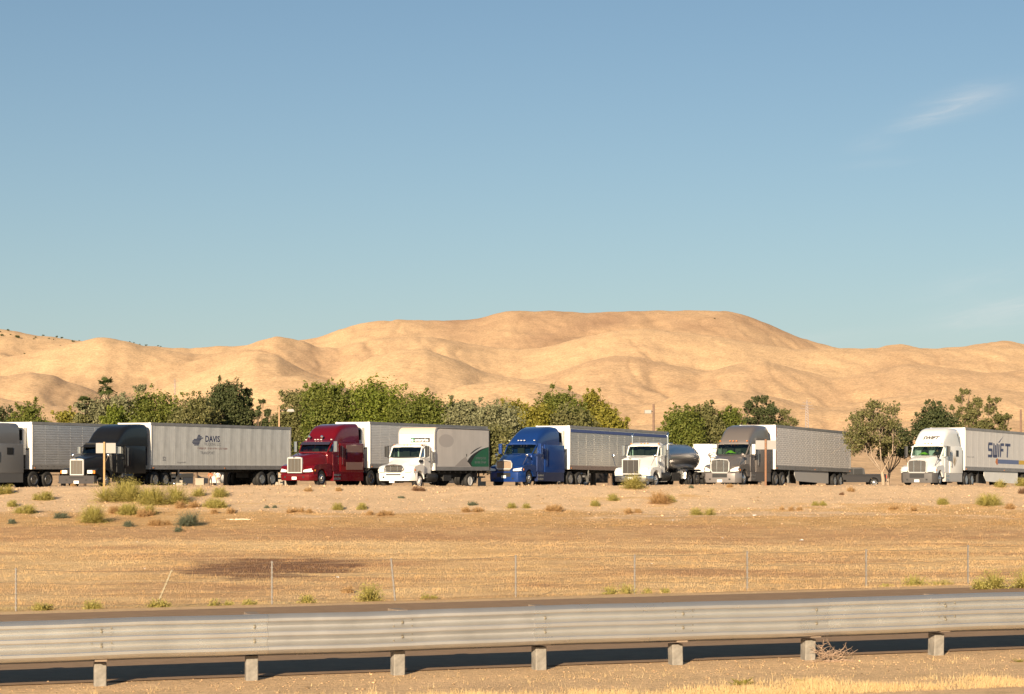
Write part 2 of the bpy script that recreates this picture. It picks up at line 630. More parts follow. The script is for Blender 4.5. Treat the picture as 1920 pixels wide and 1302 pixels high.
# ------------------------------------------------------------------ hills
LAY = [
    (262, [(-900, 900), (2800, 900)]),
    (520, [(-900, 858), (0, 848), (600, 842), (960, 838), (1400, 842), (1920, 845), (2800, 845)]),
    (850, [(-900, 820), (0, 812), (200, 818), (330, 790), (500, 775), (640, 790), (800, 800), (960, 785), (1180, 800), (1350, 790), (1500, 812), (1700, 800), (1920, 790), (2800, 800)]),
    (1250, [(-900, 740), (0, 748), (100, 762), (180, 768), (290, 762), (400, 745), (440, 730), (480, 713), (520, 706), (570, 706), (620, 716), (670, 738), (720, 752), (780, 750), (830, 735), (870, 720), (930, 712), (1000, 716), (1060, 730), (1120, 752), (1200, 762), (1280, 738), (1350, 728), (1450, 745), (1550, 765), (1650, 748), (1750, 735), (1850, 728), (1920, 735), (2800, 740)]),
    (1750, [(-900, 690), (0, 706), (60, 698), (100, 704), (150, 722), (200, 744), (250, 750), (300, 730), (340, 714), (390, 692), (440, 672), (480, 663), (520, 668), (560, 690), (600, 706), (625, 712), (650, 694), (700, 668), (750, 656), (800, 656), (850, 672), (900, 693), (950, 708), (1000, 712), (1050, 696), (1100, 678), (1150, 668), (1200, 670), (1260, 684), (1310, 700), (1370, 684), (1430, 676), (1500, 694), (1560, 710), (1620, 700), (1700, 682), (1780, 690), (1850, 700), (1920, 694), (2800, 690)]),
    (2350, [(-900, 650), (0, 672), (60, 662), (100, 652), (140, 643), (175, 635), (200, 633), (240, 640), (270, 650), (300, 656), (345, 662), (400, 664), (440, 655), (470, 645), (490, 638), (515, 631), (530, 632), (570, 641), (600, 652), (640, 652), (680, 640), (720, 635), (780, 632), (830, 634), (880, 645), (930, 653), (975, 656), (1030, 650), (1080, 636), (1150, 621), (1200, 617), (1260, 622), (1330, 630), (1400, 641), (1450, 650), (1500, 656), (1560, 653), (1600, 656), (1640, 655), (1690, 649), (1750, 656), (1800, 655), (1850, 650), (1900, 652), (1960, 660), (2800, 670)]),
    (3100, [(-900, 600), (0, 617), (20, 620), (60, 628), (100, 633), (145, 638), (175, 640), (200, 644), (240, 646), (300, 651), (345, 653), (400, 650), (460, 648), (490, 644), (540, 640), (590, 635), (620, 625), (650, 613), (690, 604), (740, 600), (800, 601), (870, 601), (900, 597), (930, 588), (960, 583), (1000, 583), (1060, 584), (1100, 587), (1150, 584), (1200, 582), (1260, 583), (1320, 582), (1360, 583), (1390, 589), (1430, 603), (1480, 625), (1530, 643), (1575, 653), (1620, 654), (1645, 652), (1665, 647), (1690, 645), (1720, 651), (1750, 654), (1800, 651), (1840, 645), (1880, 639), (1900, 641), (1940, 650), (2100, 640), (2800, 620)]),
    (3900, [(-900, 660), (2800, 690)]),
]
NC, NR = 1150, 420
pxs = np.linspace(-800, 2720, NC)
t_all = np.linspace(0, 1, NR)
rr = 262 * (3900 / 262) ** (t_all ** .85)
PX, RR = np.meshgrid(pxs, rr)
XX, YY = (PX - 960) / FPX * RR, RR
D = np.array([l[0] for l in LAY])


def smooth1(a, k):
    w = np.hanning(k * 2 + 1)
    w /= w.sum()
    return np.convolve(np.pad(a, k, mode='edge'), w, 'valid')


Zc = []
for d, pts in LAY:
    p = np.array(pts, float)
    y = smooth1(np.interp(pxs, p[:, 0], p[:, 1]), 4)
    Zc.append(CAMZ + (HOR - y) / FPX * d)
Zc = np.array(Zc)
Zc[0] = 1.0
j = np.clip(np.searchsorted(D, RR[:, 0], side='right') - 1, 0, len(D) - 2)
tt = (RR[:, 0] - D[j]) / (D[j + 1] - D[j])
ss = tt * tt * (3 - 2 * tt)
z0, z1 = Zc[j], Zc[j + 1]
gap = (D[j + 1] - D[j])
ZZ = z0 + (z1 - z0) * (.35 * tt + .65 * ss)[:, None]
dip = np.where(j == 0, 0.0, .040) * gap
ZZ -= (np.sin(PI * tt) ** 1.3 * dip)[:, None]
# gullies and spurs; nothing on the crest lines themselves
env = (np.sin(PI * tt)[:, None] ** .8) * sstep(350, 900, RR)
wx = XX + 60 * pn(XX / 420, YY / 420)
sp1 = fbm(wx / 300 + YY / 700, YY / 560, 4, True)
sp2 = fbm(wx / 75 + 3, YY / 260, 3, True)
ZZ += env * (4.0 * sp1 + 1.6 * sp2 + 1.2 * fbm(wx / 30, YY / 90, 2, True))
ZZ += sstep(500, 1200, RR) * (1.0 * fbm(XX / 22, YY / 50, 3) + .9 * sp2 * .3)
g1_ = np.exp(-(pn(wx / 150 + YY / 1400, YY / 520 + 9) / .045) ** 2)
g2_ = np.exp(-(pn(wx / 62 + 7 - YY / 900, YY / 230) / .05) ** 2)
GUL = sstep(600, 1100, RR) * (.35 + .65 * np.clip(env, 0, 1))
ZZ -= GUL * (2.6 * g1_ + 1.1 * g2_)
c1 = fbm(XX / 160 + 4, YY / 260, 4)
c2 = fbm(XX / 38, YY / 60, 4)
c3 = fbm(XX / 500 + 1, YY / 700 + 5, 3)
H0 = np.array((.71, .475, .262))
HC = mixc3(H0 * np.ones(XX.shape + (3,)), np.array((.50, .315, .185)), np.clip(.18 + .7 * c1 + .45 * c2 + .5 * c3, 0, 1) * .58)
# the browner brush on the highest hill
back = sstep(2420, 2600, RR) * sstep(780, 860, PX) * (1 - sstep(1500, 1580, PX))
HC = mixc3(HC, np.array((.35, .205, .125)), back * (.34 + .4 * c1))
HC = mixc3(HC, np.array((.27, .17, .10)), np.clip(-sp2 * .8 - .25, 0, 1) * env * .6)  # folds darkened: crease shade put into the colour
HC = mixc3(HC, np.array((.40, .25, .14)), np.clip(GUL * (.34 * g1_ + .24 * g2_) * (.6 + 1.2 * c1), 0, .5))  # gully lines likewise carry painted shade
v = np.stack([XX, YY, ZZ], -1).reshape(-1, 3)
i = np.arange((NC - 1) * (NR - 1))
a = (i // (NC - 1)) * NC + i % (NC - 1)
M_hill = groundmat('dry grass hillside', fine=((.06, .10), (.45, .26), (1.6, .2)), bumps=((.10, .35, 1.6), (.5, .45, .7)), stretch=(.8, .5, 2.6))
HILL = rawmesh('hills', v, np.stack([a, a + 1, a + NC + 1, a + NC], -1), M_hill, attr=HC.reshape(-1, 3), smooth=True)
tag(HILL, kind='structure')


def hillz(px, Y):
    ci = int(np.clip(round((px + 800) / 3520 * (NC - 1)), 0, NC - 1))
    ri = int(np.argmin(np.abs(rr - Y)))
    return ZZ[ri, ci]

# ------------------------------------------------------------------ guardrail
def railpt(t, off=0.0):
    """point on the rail line, t metres along it; off = metres beyond it (away from the camera)"""
    c, s_ = math.cos(R(14.5)), math.sin(R(14.5))
    x = -5.1 + t * c - off * s_
    y = 26.5 + t * s_ + off * c
    return x, y


M_galv = mat('galvanised steel', (.56, .56, .545), .28, .78, noise=(2.2, .05), bump=(2, .04))
M_galvs = [M_galv, mat('dull galvanised steel', (.47, .465, .45), .36, .72, noise=(2.5, .07), bump=(2, .04)), mat('bright galvanised steel', (.60, .60, .58), .26, .80, noise=(1.8, .06), bump=(2, .04))]
M_post = mat('grey timber post', (.23, .21, .18), .9, noise=(9, .3), bump=(20, .4))
M_block = mat('brown timber block', (.24, .18, .13), .9, noise=(9, .25))
M_bolt = mat('dull bolt', (.22, .19, .14), .6, .6)
rail = empty('guardrail', (*railpt(0), float(gz(*railpt(0), False))), label='galvanised thrie beam guardrail on timber posts beside the road', cat='guardrail')
RO = rail.location
SLOPE = .0125 * math.cos(R(14.5))
ztop = .86
prof = [(0.020, .506), (.030, .500), (.048, .49), (.076, .462), (.083, .452), (.083, .418), (.076, .406), (.008, .365), (0, .355), (0, .338), (.008, .326),
        (.076, .285), (.083, .272), (.083, .234), (.076, .221), (.008, .180), (0, .168), (0, .151), (.008, .141), (.076, .100), (.083, .088), (.083, .054), (.076, .044), (.048, .016), (.030, .006), (.020, .0)]
dz = ztop - .506


def railmesh(t0, t1, lap, base=0.0, sg=1):
    g = G()
    secs = []
    N = 8
    for i in range(N + 1):
        t = t0 + (t1 - t0) * i / N
        ring = []
        for k, (d, z) in enumerate(prof):
            x, y = railpt(t, base - sg * (d + lap))
            ring.append((x - RO.x, y - RO.y, z + dz - base * .13 + SLOPE * t + .006 * math.sin(t * 1.1 + 1) + .003 * math.sin(t * 3.3)))
        for k, (d, z) in reversed(list(enumerate(prof))):
            x, y = railpt(t, base - sg * (d + lap - .0035))
            ring.append((x - RO.x, y - RO.y, z + dz - base * .13 + SLOPE * t - .0001 + .006 * math.sin(t * 1.1 + 1) + .003 * math.sin(t * 3.3)))
        secs.append(ring)
    g.loft(secs)
    return g


k = 0
for i in range(-6, 10):
    t0 = i * 3.81 - .16 + 1.905
    railmesh(t0, t0 + 3.81 + .32, .006 * (i % 2)).build('rail_beam', M_galvs[(i * 5 + 1) % 3], rail, smooth=25)
    railmesh(t0, t0 + 3.81 + .32, .004 * (i % 2), .60, -1).build('rail_beam', M_galv, rail, smooth=25)
gp = G().box(-.075, .075, -.10, .10, -.5, .30, ch=.01)
pm = gp.build('post', M_post, rail)
gb = G().box(-.078, .078, -.095, .40, -.27, .235, ch=.01)
bm_ = gb.build('spacer_block', M_block, rail)
gbo = G().lathe([(.016, 0), (.016, .012), (.010, .016), (.001, .017)], axis='y', n=8)
bo = gbo.build('bolt', M_bolt, rail)
first = True
for i in range(-9, 17):
    t = i * 1.905
    x, y = railpt(t, .31)
    jz = random.uniform(-.02, .02)
    z = SLOPE * t
    rz = R(14.5) + R(random.uniform(-3, 3))
    a = (x - RO.x, y - RO.y, z + jz)
    # the post stands behind its block; under the rail its foot is what shows
    for nm, me, off, dzz in (('post', pm.data, .30, 0), ('spacer_block', bm_.data, .10, .59)):
        px_, py_ = railpt(t, off + (0 if nm == 'post' else 0))
        if first:
            o = pm if nm == 'post' else bm_
        else:
            o = link(nm, me, rail)
        o.location = (px_ - RO.x, py_ - RO.y, z + (jz if nm == 'post' else dzz + jz + .02))
        o.rotation_euler = (R(random.uniform(-1, 1)), R(random.uniform(-1.5, 1.5)), rz)
    for zz in (dz + .346, dz + .160):
        px_, py_ = railpt(t, -.002 - .006)
        o = bo if first and zz > .5 else link('bolt', bo.data, rail)
        o.location = (px_ - RO.x, py_ - RO.y, z + zz)
        o.rotation_euler = (0, 0, R(14.5) + PI)
    first = False
    if i % 2 == 0:   # splice bolts where two beams lap
        for q in (-.12, .12):
            for zz in (dz + .30, dz + .39, dz + .115, dz + .205):
                px_, py_ = railpt(t + q, -.038)
                o = link('bolt', bo.data, rail, scale=(.8, .8, .8))
                o.location = (px_ - RO.x, py_ - RO.y, SLOPE * t + zz)
                o.rotation_euler = (0, 0, R(14.5) + PI)

# ------------------------------------------------------------------ wire fence
M_tpost = mat('galvanised fence post', (.19, .17, .15), .6, .3, noise=(9, .2))
M_tpaint = mat('weathered fence post', (.30, .25, .16), .8, noise=(9, .2))
M_wire = mat('rusty wire', (.20, .14, .10), .7, .4)
fp = [(-420, 1068, 1152), (-200, 1066, 1149), (30, 1065, 1147), (300, 1065, 1126), (510, 1052, 1136), (740, 1047, 1131), (967, 1041, 1120), (1190, 1040, 1114), (1401, 1033, 1111), (1624, 1030, 1106), (1815, 1022, 1101), (2030, 1016, 1093), (2250, 1010, 1088)]
fence = empty('wire_fence', (0, 57.8, float(gz(0, 57.8))), label='low barbed wire fence on thin metal posts across the dry field', cat='fence')
FO = fence.location
tops = []
for n_, (px, yt, yb) in enumerate(fp):
    Y = 57.8 + .13 * (px - 960) / FPX * 57.8 * 1.05
    b = P(px, yb, Y)
    t = P(px, yt, Y)
    g0 = float(gz(b.x, Y))
    lean = (0, 0)
    if n_ == 3: lean = (.32, .0)
    if n_ == 5: lean = (-.10, 0)
    top = Vector((b.x + lean[0], Y, t.z - (0.05 if n_ == 3 else 0)))
    base = Vector((b.x - (.22 if n_ == 3 else 0) + (.05 if n_ == 5 else 0), Y, min(g0, b.z) - .25))
    g = G(Matrix.Translation(-FO))
    g.tube([base, top], .027, n=5)
    d = (top - base)
    for q in np.linspace(.25, .97, 9):
        p = base + d * q
        g.box(p.x - .034, p.x + .034, p.y - .036, p.y - .02, p.z - .012, p.z + .012)
    g.build('post', M_tpaint if n_ in (3,) else M_tpost, fence)
    tops.append((base, top))
for q, r_ in ((.98, .0065), (.74, .005), (.50, .005), (.30, .005)):
    g = G(Matrix.Translation(-FO))
    for a_, b_ in zip(tops[:-1], tops[1:]):
        p0 = a_[0] + (a_[1] - a_[0]) * q
        p1 = b_[0] + (b_[1] - b_[0]) * q
        sag = .03 + .04 * random.random()
        pts = [p0.lerp(p1, i / 8) - Vector((0, .03, sag * math.sin(PI * i / 8))) for i in range(9)]
        g.tube(pts, r_, n=3, cap=False)
    g.build('wire', M_wire, fence, fix=False)

# ------------------------------------------------------------------ signs seen from behind
M_signback = mat('bare aluminium sign back', (.27, .26, .25), .6, .1, noise=(3, .06))
M_signpost1 = mat('pale timber sign post', (.36, .24, .11), .85, noise=(8, .2))
M_signpost2 = mat('red brown sign post', (.22, .11, .06), .8, noise=(8, .2))


def sign(px, x0, x1, y0, y1, Y, pm_, label):
    b = P(px, 912, Y)
    gr = float(gz(b.x, Y))
    r = empty('road_sign', (b.x, Y, gr), label=label, cat='sign')
    top = P(px, y0 - 2, Y).z - gr
    g = G().box(-.055, .055, -.05, .05, -.4, top, ch=.012)
    g.build('post', pm_, r)
    a, c = P(x0, y0, Y), P(x1, y1, Y)
    g = G().box(a.x - b.x, c.x - b.x, .055, .075, c.z - gr, a.z - gr, ch=.0)
    g.build('board', M_signback, r)
    g = G()
    for zz in (.2, .8):
        z = c.z - gr + (a.z - c.z) * zz
        g.box(-.03, .03, -.062, -.05, z - .02, z + .02)
    g.build('bolt', M_bolt, r)


sign(195.5, 179.5, 216.5, 831, 850, 121.4, M_signpost1, 'blank backed rectangular road sign on pale post in front of the black semi truck')
sign(1435.5, 1417, 1455.5, 826, 843, 122.0, M_signpost2, 'blank backed rectangular road sign on red brown post in front of the grey semi truck')

# ------------------------------------------------------------------ trees
LEAFSETS = {
    'green': ((0.096, 0.129, 0.021), (0.251, 0.250, 0.055)),
    'bright': ((0.110, 0.151, 0.016), (0.278, 0.295, 0.051)),
    'yellow': ((0.182, 0.178, 0.023), (0.403, 0.339, 0.064)),
    'sage': ((0.177, 0.182, 0.087), (0.371, 0.353, 0.193)),
    'dark': ((0.054, 0.077, 0.028), (0.150, 0.153, 0.060)),
    'olive': ((0.120, 0.128, 0.041), (0.274, 0.248, 0.101)),
    'palm': ((0.067, 0.089, 0.023), (0.163, 0.161, 0.055)),
}
LM = {k: leafmat(k + ' foliage', *v) for k, v in LEAFSETS.items()}
M_bark = mat('grey brown bark', (.16, .11, .075), .9, noise=(6, .25), bump=(10, .6))
M_barkp = mat('pale bark', (.36, .27, .19), .9, noise=(6, .2), bump=(10, .4))


def leafcloud(cl, n, size, r, flat=.75, up=.35):
    """n leaf quads spread through clumps cl = [(centre, radius)]"""
    C = np.array([c for c, _ in cl])
    RD = np.array([q for _, q in cl])
    w = RD ** 2
    w /= w.sum()
    k = r.choice(len(cl), n, p=w)
    d = r.normal(size=(n, 3))
    d /= np.linalg.norm(d, axis=1, keepdims=True)
    rad = r.random(n) ** .42 * (1 + .22 * r.normal(size=n).clip(-1.5, 2.2))
    pos = C[k] + d * (RD[k] * rad)[:, None] * np.array((1, 1, flat))
    nrm = d * .6 + r.normal(size=(n, 3)) * .6
    nrm[:, 2] += up
    nrm /= np.linalg.norm(nrm, axis=1, keepdims=True)
    a = np.cross(nrm, r.normal(size=(n, 3)))
    a /= np.linalg.norm(a, axis=1, keepdims=True) + 1e-9
    b = np.cross(nrm, a)
    L = size * (.6 + .9 * r.random(n))[:, None]
    Wd = L * (.45 + .2 * r.random(n))[:, None]
    v = np.stack([pos - a * L, pos - b * Wd * .9 + a * L * .1, pos + a * L, pos + b * Wd], 1).reshape(-1, 3)
    f = np.arange(4 * n).reshape(n, 4)
    tint = np.clip(.38 + .17 * r.normal(size=n) + .25 * (r.random(len(cl))[k] - .5), 0, 1)
    return v, f, tint


def tree(name, label, kind, x0, x1, yt, Y, yb=892, dens=1.0, airy=False, bark=None, trunkpx=None, group=None, ncl=None, cat='tree', nx=1.0):
    r = np.random.default_rng(int(x0 * 7 + yt * 3) % 99991)
    cx = (x0 + x1) / 2
    if not airy:
        x0, x1 = cx + (x0 - cx) * 1.42, cx + (x1 - cx) * 1.42
    trunk_x = trunkpx or cx
    tx = trunkpx or cx
    base = P(tx, 900, Y)
    g0 = float(gz(base.x, Y, False))
    root = empty(name, (base.x, Y, g0), label=label, cat=cat, group=group)
    Wm = (x1 - x0) / FPX * Y
    ztop = P(cx, yt, Y).z - g0
    zbot = max(P(cx, yb, Y).z - g0, .15)
    H = ztop - zbot
    ox = (cx - tx) / FPX * Y
    ncl = ncl or int((18 if not airy else 30) + Wm * 3)
    cl = []
    rad0 = min(Wm, H) * (.21 if not airy else .115)
    for i in range(ncl * 8):
        if len(cl) >= ncl: break
        # dome: clumps sit mostly near the crown's skin
        th = r.uniform(0, 2 * PI)
        ph = math.acos(r.uniform(-.75, 1))
        q = r.uniform(.45, 1) if airy else r.uniform(.35, 1)
        rr_ = rad0 * r.uniform(.65, 1.25)
        ex, ez = (Wm / 2 - rr_ * .85), (H / 2 - rr_ * .6)
        cz_ = math.copysign(abs(math.cos(ph)) ** .9, math.cos(ph))
        sr_ = abs(math.sin(ph)) ** (.5 if not airy else .8)
        p = np.array((ox + ex * q * sr_ * math.cos(th) * 1.04, ex * .85 * q * sr_ * math.sin(th), zbot + H / 2 + ez * q * cz_))
        cl.append((p, rr_))
    # two clumps that hold the crown's top
    for s_ in (-1, 1):
        cl.append((np.array((ox + s_ * Wm * .12 * r.uniform(.2, 1), 0, ztop - rad0 * .72)), rad0 * .75))
    n = int(dens * (1000 if not airy else 480) * Wm * H ** .9)
    n = min(n, 26000)
    v, f, tint = leafcloud(cl, n, .095 if not airy else .080, r, .8)
    # sprigs that break the outline
    ns = int(ncl * (3 if not airy else 4))
    sp_c = []
    for i in range(ns):
        c, rr_ = cl[r.integers(len(cl))]
        d = r.normal(size=3)
        d[2] = abs(d[2]) * .9 + .1
        d /= np.linalg.norm(d)
        sp_c.append((c + d * rr_ * r.uniform(.95, 1.35), rad0 * r.uniform(.10, .24)))
    v2, f2, t2 = leafcloud(sp_c, int(n * .13), .095, r, 1.2, .2)
    f2 = f2 + len(v)
    v = np.concatenate([v, v2])
    f = np.concatenate([f, f2])
    tint = np.concatenate([tint, t2])
    rawmesh('crown', v, f, LM[kind], root, attr=tint)
    g = G()
    tr = (.05 + .022 * ztop) * (.72 if airy else 1)
    fork = Vector((ox * .15, 0, max(zbot * .6, ztop * .16)))
    g.tube([(0, 0, -.2), (0, 0, fork.z * .5), fork], [tr * 1.25, tr, tr * .9], n=7)
    npri = 7 if airy else 5
    pri = []
    for q in range(npri):
        a_ = 2 * PI * (q + r.uniform(-.3, .3)) / npri
        e_ = Vector((ox * .6 + math.cos(a_) * Wm * .24, math.sin(a_) * Wm * .2, zbot + H * r.uniform(.32, .62)))
        m_ = fork.lerp(e_, .5) + Vector((math.cos(a_) * .08 * Wm, math.sin(a_) * .06 * Wm, -.03 * H))
        k0 = tr * r.uniform(.38, .55)
        g.tube([fork, m_, e_], [k0, k0 * .75, k0 * .5], n=6, cap=False)
        pri.append((m_, e_, k0))
    for c, rr_ in (cl if airy else cl[::2]):
        c = Vector(c)
        m_, e_, k0 = min(pri, key=lambda t: (t[1] - c).length)
        st = m_.lerp(e_, r.uniform(.3, 1))
        mid = st.lerp(c, .5) + Vector((r.normal() * .1, r.normal() * .1, .04 * H * r.uniform(-1, .6)))
        g.tube([st, mid, c], [k0 * .36, k0 * .24, k0 * .10], n=4, cap=False)
        if airy:
            for q in range(7):
                e = c + Vector(r.normal(size=3)) * rr_ * .9
                g.tube([mid.lerp(c, .6), c.lerp(e, .5), e], [k0 * .14, k0 * .09, .005], n=3, cap=False)
    g.build('trunk', bark or M_bark, root, smooth=60, fix=False)
    return root


GT = 'trees behind the parked trucks'
T_ = [
    # name, label, kind, x0, x1, ytop, Y, options
    ('green_tree', 'dark olive tree cut by the picture edge above the first silver trailer', 'dark', -40, 34, 758, 170, {}),
    ('green_tree', 'round green tree above the front end of the first silver trailer', 'green', 18, 92, 754, 168, {}),
    ('shrub_tree', 'low yellow green tree in the gap before the palm', 'yellow', 88, 150, 768, 176, {}),
    ('shrub_tree', 'low brown green tree at the foot of the sage tree beside the palm', 'olive', 132, 178, 776, 170, {}),
    ('sage_tree', 'pale sage green tree wrapped round the palm', 'sage', 152, 252, 738, 172, dict(dens=.8)),
    ('green_tree', 'bright green tree directly above the black truck roof', 'bright', 190, 246, 762, 166, {}),
    ('green_tree', 'green tree with feathery top above the pale trailer front', 'green', 232, 340, 728, 172, {}),
    ('conical_tree', 'thin grey green spire behind the feathery topped green tree', 'sage', 248, 282, 722, 178, dict(dens=.6)),
    ('green_tree', 'olive green tree above the blue lettering of the pale trailer', 'olive', 322, 412, 742, 170, dict(kind2=1)),
    ('dark_tree', 'tall dark green tree with gaps in its crown above the pale trailer', 'dark', 388, 462, 713, 176, dict(airy=False, dens=.75, yb=850)),
    ('dark_tree', 'dark airy tree joined to the tall dark tree on its far side', 'dark', 430, 492, 728, 177, dict(airy=True, dens=2.4, yb=870)),
    ('dark_tree', 'small dark airy tree next to the first lamp pole', 'dark', 470, 514, 750, 174, dict(airy=True, dens=2.6, yb=870)),
    ('green_tree', 'brownish green tree right behind the first lamp pole', 'olive', 514, 590, 730, 172, {}),
    ('green_tree', 'tall green tree behind the red truck nose', 'green', 564, 648, 716, 168, {}),
    ('green_tree', 'largest bright green tree of the row behind the red truck', 'bright', 630, 760, 709, 170, dict(dens=.95)),
    ('green_tree', 'rounded green tree above the white box truck front', 'green', 742, 836, 731, 168, {}),
    ('sage_tree', 'greyish olive tree above the white box of the rental truck', 'sage', 824, 900, 748, 168, {}),
    ('sage_tree', 'broad greyish olive tree between the box truck and the blue truck', 'sage', 884, 976, 752, 160, dict(yb=900)),
    ('shrub_tree', 'brown green bush filling the gap behind the box truck tail', 'olive', 905, 968, 800, 152, dict(yb=912)),
    ('yellow_tree', 'yellow topped tree behind the broad greyish olive tree', 'yellow', 930, 1012, 751, 178, {}),
    ('green_tree', 'yellow green tree above the blue truck roof', 'yellow', 970, 1040, 757, 170, {}),
    ('green_tree', 'tall green tree above the front of the blue striped trailer', 'green', 1006, 1096, 731, 174, {}),
    ('yellow_tree', 'tall yellow green tree behind the blue striped trailer', 'yellow', 1082, 1142, 733, 176, {}),
    ('shrub_tree', 'dull brown green tree low behind the blue striped trailer', 'olive', 1040, 1122, 765, 166, {}),
    ('yellow_tree', 'small yellow green tree ending the row before the second lamp pole', 'yellow', 1112, 1176, 762, 170, {}),
    ('green_tree', 'pale green tree above the shiny tank', 'green', 1243, 1318, 763, 168, dict(yb=895)),
    ('green_tree', 'mottled green tree between the shiny tank and the grey truck', 'olive', 1296, 1356, 757, 170, dict(yb=895)),
    ('green_tree', 'pale green tree behind the grey truck roof', 'green', 1330, 1398, 764, 172, {}),
    ('dark_tree', 'dark green tree above the front of the brick patterned trailer', 'dark', 1376, 1470, 742, 176, dict(airy=True, dens=2.2)),
    ('dark_tree', 'sparse low tree above the middle of the brick patterned trailer', 'olive', 1440, 1502, 768, 178, dict(airy=True, dens=1.0)),
    ('airy_tree', 'airy tree with pale forked trunk beside the pickup truck', 'olive', 1572, 1708, 750, 150, dict(airy=True, dens=.85, bark=M_barkp, trunkpx=1656, yb=872, ncl=58)),
    ('dark_tree', 'small dark green tree with thin trunk behind the airy forked tree', 'dark', 1640, 1722, 793, 158, dict(yb=872, trunkpx=1665, bark=M_barkp, airy=True, dens=2.2)),
    ('dark_tree', 'dense dark green tree rising behind the white truck roof', 'dark', 1719, 1792, 756, 172, {}),
    ('airy_tree', 'tall sparse tree above the white trailer front', 'olive', 1776, 1848, 730, 176, dict(airy=True, dens=1.3)),
    ('airy_tree', 'wide sparse tree above the lettered white trailer', 'olive', 1826, 1906, 744, 174, dict(airy=True, dens=1.3)),
    ('green_tree', 'round tree beyond the picture edge behind the white trailer', 'green', 1950, 2060, 752, 172, {}),
]
for nm, lb, kd, x0, x1, yt, Y, op in T_:
    op = dict(op)
    op.pop('kind2', None)
    tree(nm, lb, kd, x0, x1, yt, Y, group=GT, **op)


def palm(px, py, Y, label, rad=1.0, frond=26):
    b = P(px, 900, Y)
    g0 = float(gz(b.x, Y, False))
    r = random.Random(int(px))
    root = empty('palm_tree', (b.x, Y, g0), label=label, cat='palm', group='fan palms')
    h = P(px, py, Y).z - g0
    g = G().tube([(0, 0, -.2), (.03, 0, h * .5), (0, 0, h)], [.22, .17, .15], n=8)
    g.build('trunk', M_bark, root, smooth=60)
    for kk in range(frond):
        a = r.uniform(0, 2 * PI)
        el = r.uniform(-1.0, 1.35)
        L = rad * r.uniform(.8, 1.1)
        d = Vector((math.cos(a) * math.cos(el), math.sin(a) * math.cos(el), math.sin(el)))
        g = G()
        s_ = d.cross(Vector((0, 0, 1))).normalized()
        u_ = s_.cross(d)
        hub = d * L * .45
        g.tube([(0, 0, h), Vector((0, 0, h)) + hub], .02, n=3)
        for q in range(9):
            an = (q / 8 - .5) * 2.3
            dd = (d * math.cos(an) + s_ * math.sin(an)).normalized()
            tip = Vector((0, 0, h)) + hub + dd * L * .62 * (1 - .25 * abs(an)) + Vector((0, 0, -.10 * L))
            w = (dd.cross(u_)).normalized() * .045
            mid = Vector((0, 0, h)) + hub + dd * L * .3
            g.add([Vector((0, 0, h)) + hub, mid + w, tip, mid - w], [(0, 1, 2, 3)])
        me_o = g.build('frond', LM['palm'], root, fix=False)
    # skirt of dead fronds
    g = G()
    for kk in range(60):
        a = r.uniform(0, 2 * PI)
        z = h - r.uniform(.1, .9) * rad
        q = r.uniform(.25, .6) * rad
        p = Vector((math.cos(a) * .15, math.sin(a) * .15, z))
        e = Vector((math.cos(a) * q, math.sin(a) * q, z - r.uniform(.3, .8) * rad))
        w = Vector((-math.sin(a), math.cos(a), 0)) * .09
        g.add([p, p.lerp(e, .5) + w, e, p.lerp(e, .5) - w], [(0, 1, 2, 3)])
    g.build('dead_frond', M_barkp, root, fix=False)


palm(198, 725, 172, 'fan palm whose crown stands highest above the sage tree', 1.0, 30)
palm(157, 757, 171, 'short fan palm low at the near edge of the sage tree', .8, 24)

# dark scrub oaks dotted on the far ridge
def hillbush(px, py, w, Y):
    ci = int(np.clip(round((px + 800) / 3520 * (NC - 1)), 0, NC - 1))
    col_ = (ZZ[:, ci] - CAMZ) / rr * FPX          # elevation in px over the horizon
    want = HOR - py
    ok = np.where((np.maximum.accumulate(col_) <= col_ + 1e-6) & (rr > 1500))[0]
    j_ = ok[np.argmin(np.abs(col_[ok] - want))] if len(ok) else NR - 40
    Y = rr[j_]
    r = np.random.default_rng(int(px * 3 + py))
    x = (px - 960) / FPX * Y
    z = ZZ[j_, ci]
    root = empty('scrub_tree', (x, Y, z), label=('lone dark scrub tree near the top of the highest hill' if px > 1000 else 'small dark scrub tree on the bare skyline past the first crest' if px > 200 else 'tiny scrub tree lower on the first slope' if py > 645 else 'small dark scrub tree dotted on the first far ridge'), cat='tree', group='scrub trees on the ridge')
    wm = w / FPX * Y / 2
    cl = [(np.array((r.uniform(-.6, .6) * wm, r.uniform(-.5, .5) * wm, wm * r.uniform(.35, .7))), wm * .5) for _ in range(5)]
    v_, f_, t_ = leafcloud(cl, 160, wm * .16, r)
    rawmesh('crown', v_, f_, LM['dark'], root, attr=t_)
    G().tube([(0, 0, -.5), (0, 0, wm * .5)], wm * .08, n=5).build('trunk', M_bark, root)


for a_ in ((0, 624, 6), (3, 630, 9), (15, 621, 8), (33, 635, 12), (20, 628, 5), (66, 634, 6), (81, 630, 6), (92, 635, 5), (106, 633, 7), (116, 633, 7), (137, 641, 8), (149, 636, 4), (64, 636, 5),
           (101, 637, 4), (244, 637, 4), (251, 639, 4), (262, 640, 4), (274, 643, 6), (296, 648, 5), (301, 649, 4), (113, 648, 3), (46, 663, 5), (1340, 599, 5)):
    hillbush(*a_, 2800)

# ------------------------------------------------------------------ weeds and shrubs on bank and field
M_weeds = {
    'lime': leafmat('green weed', (.27, .24, .055), (.48, .41, .13), .3),
    'blue': leafmat('blue green weed', (.10, .13, .075), (.20, .21, .14), .3),
    'tan': leafmat('dry weed', (.34, .20, .08), (.58, .38, .18), .3),
    'brown': leafmat('dead brown weed', (.15, .085, .05), (.30, .18, .10), .3),
}


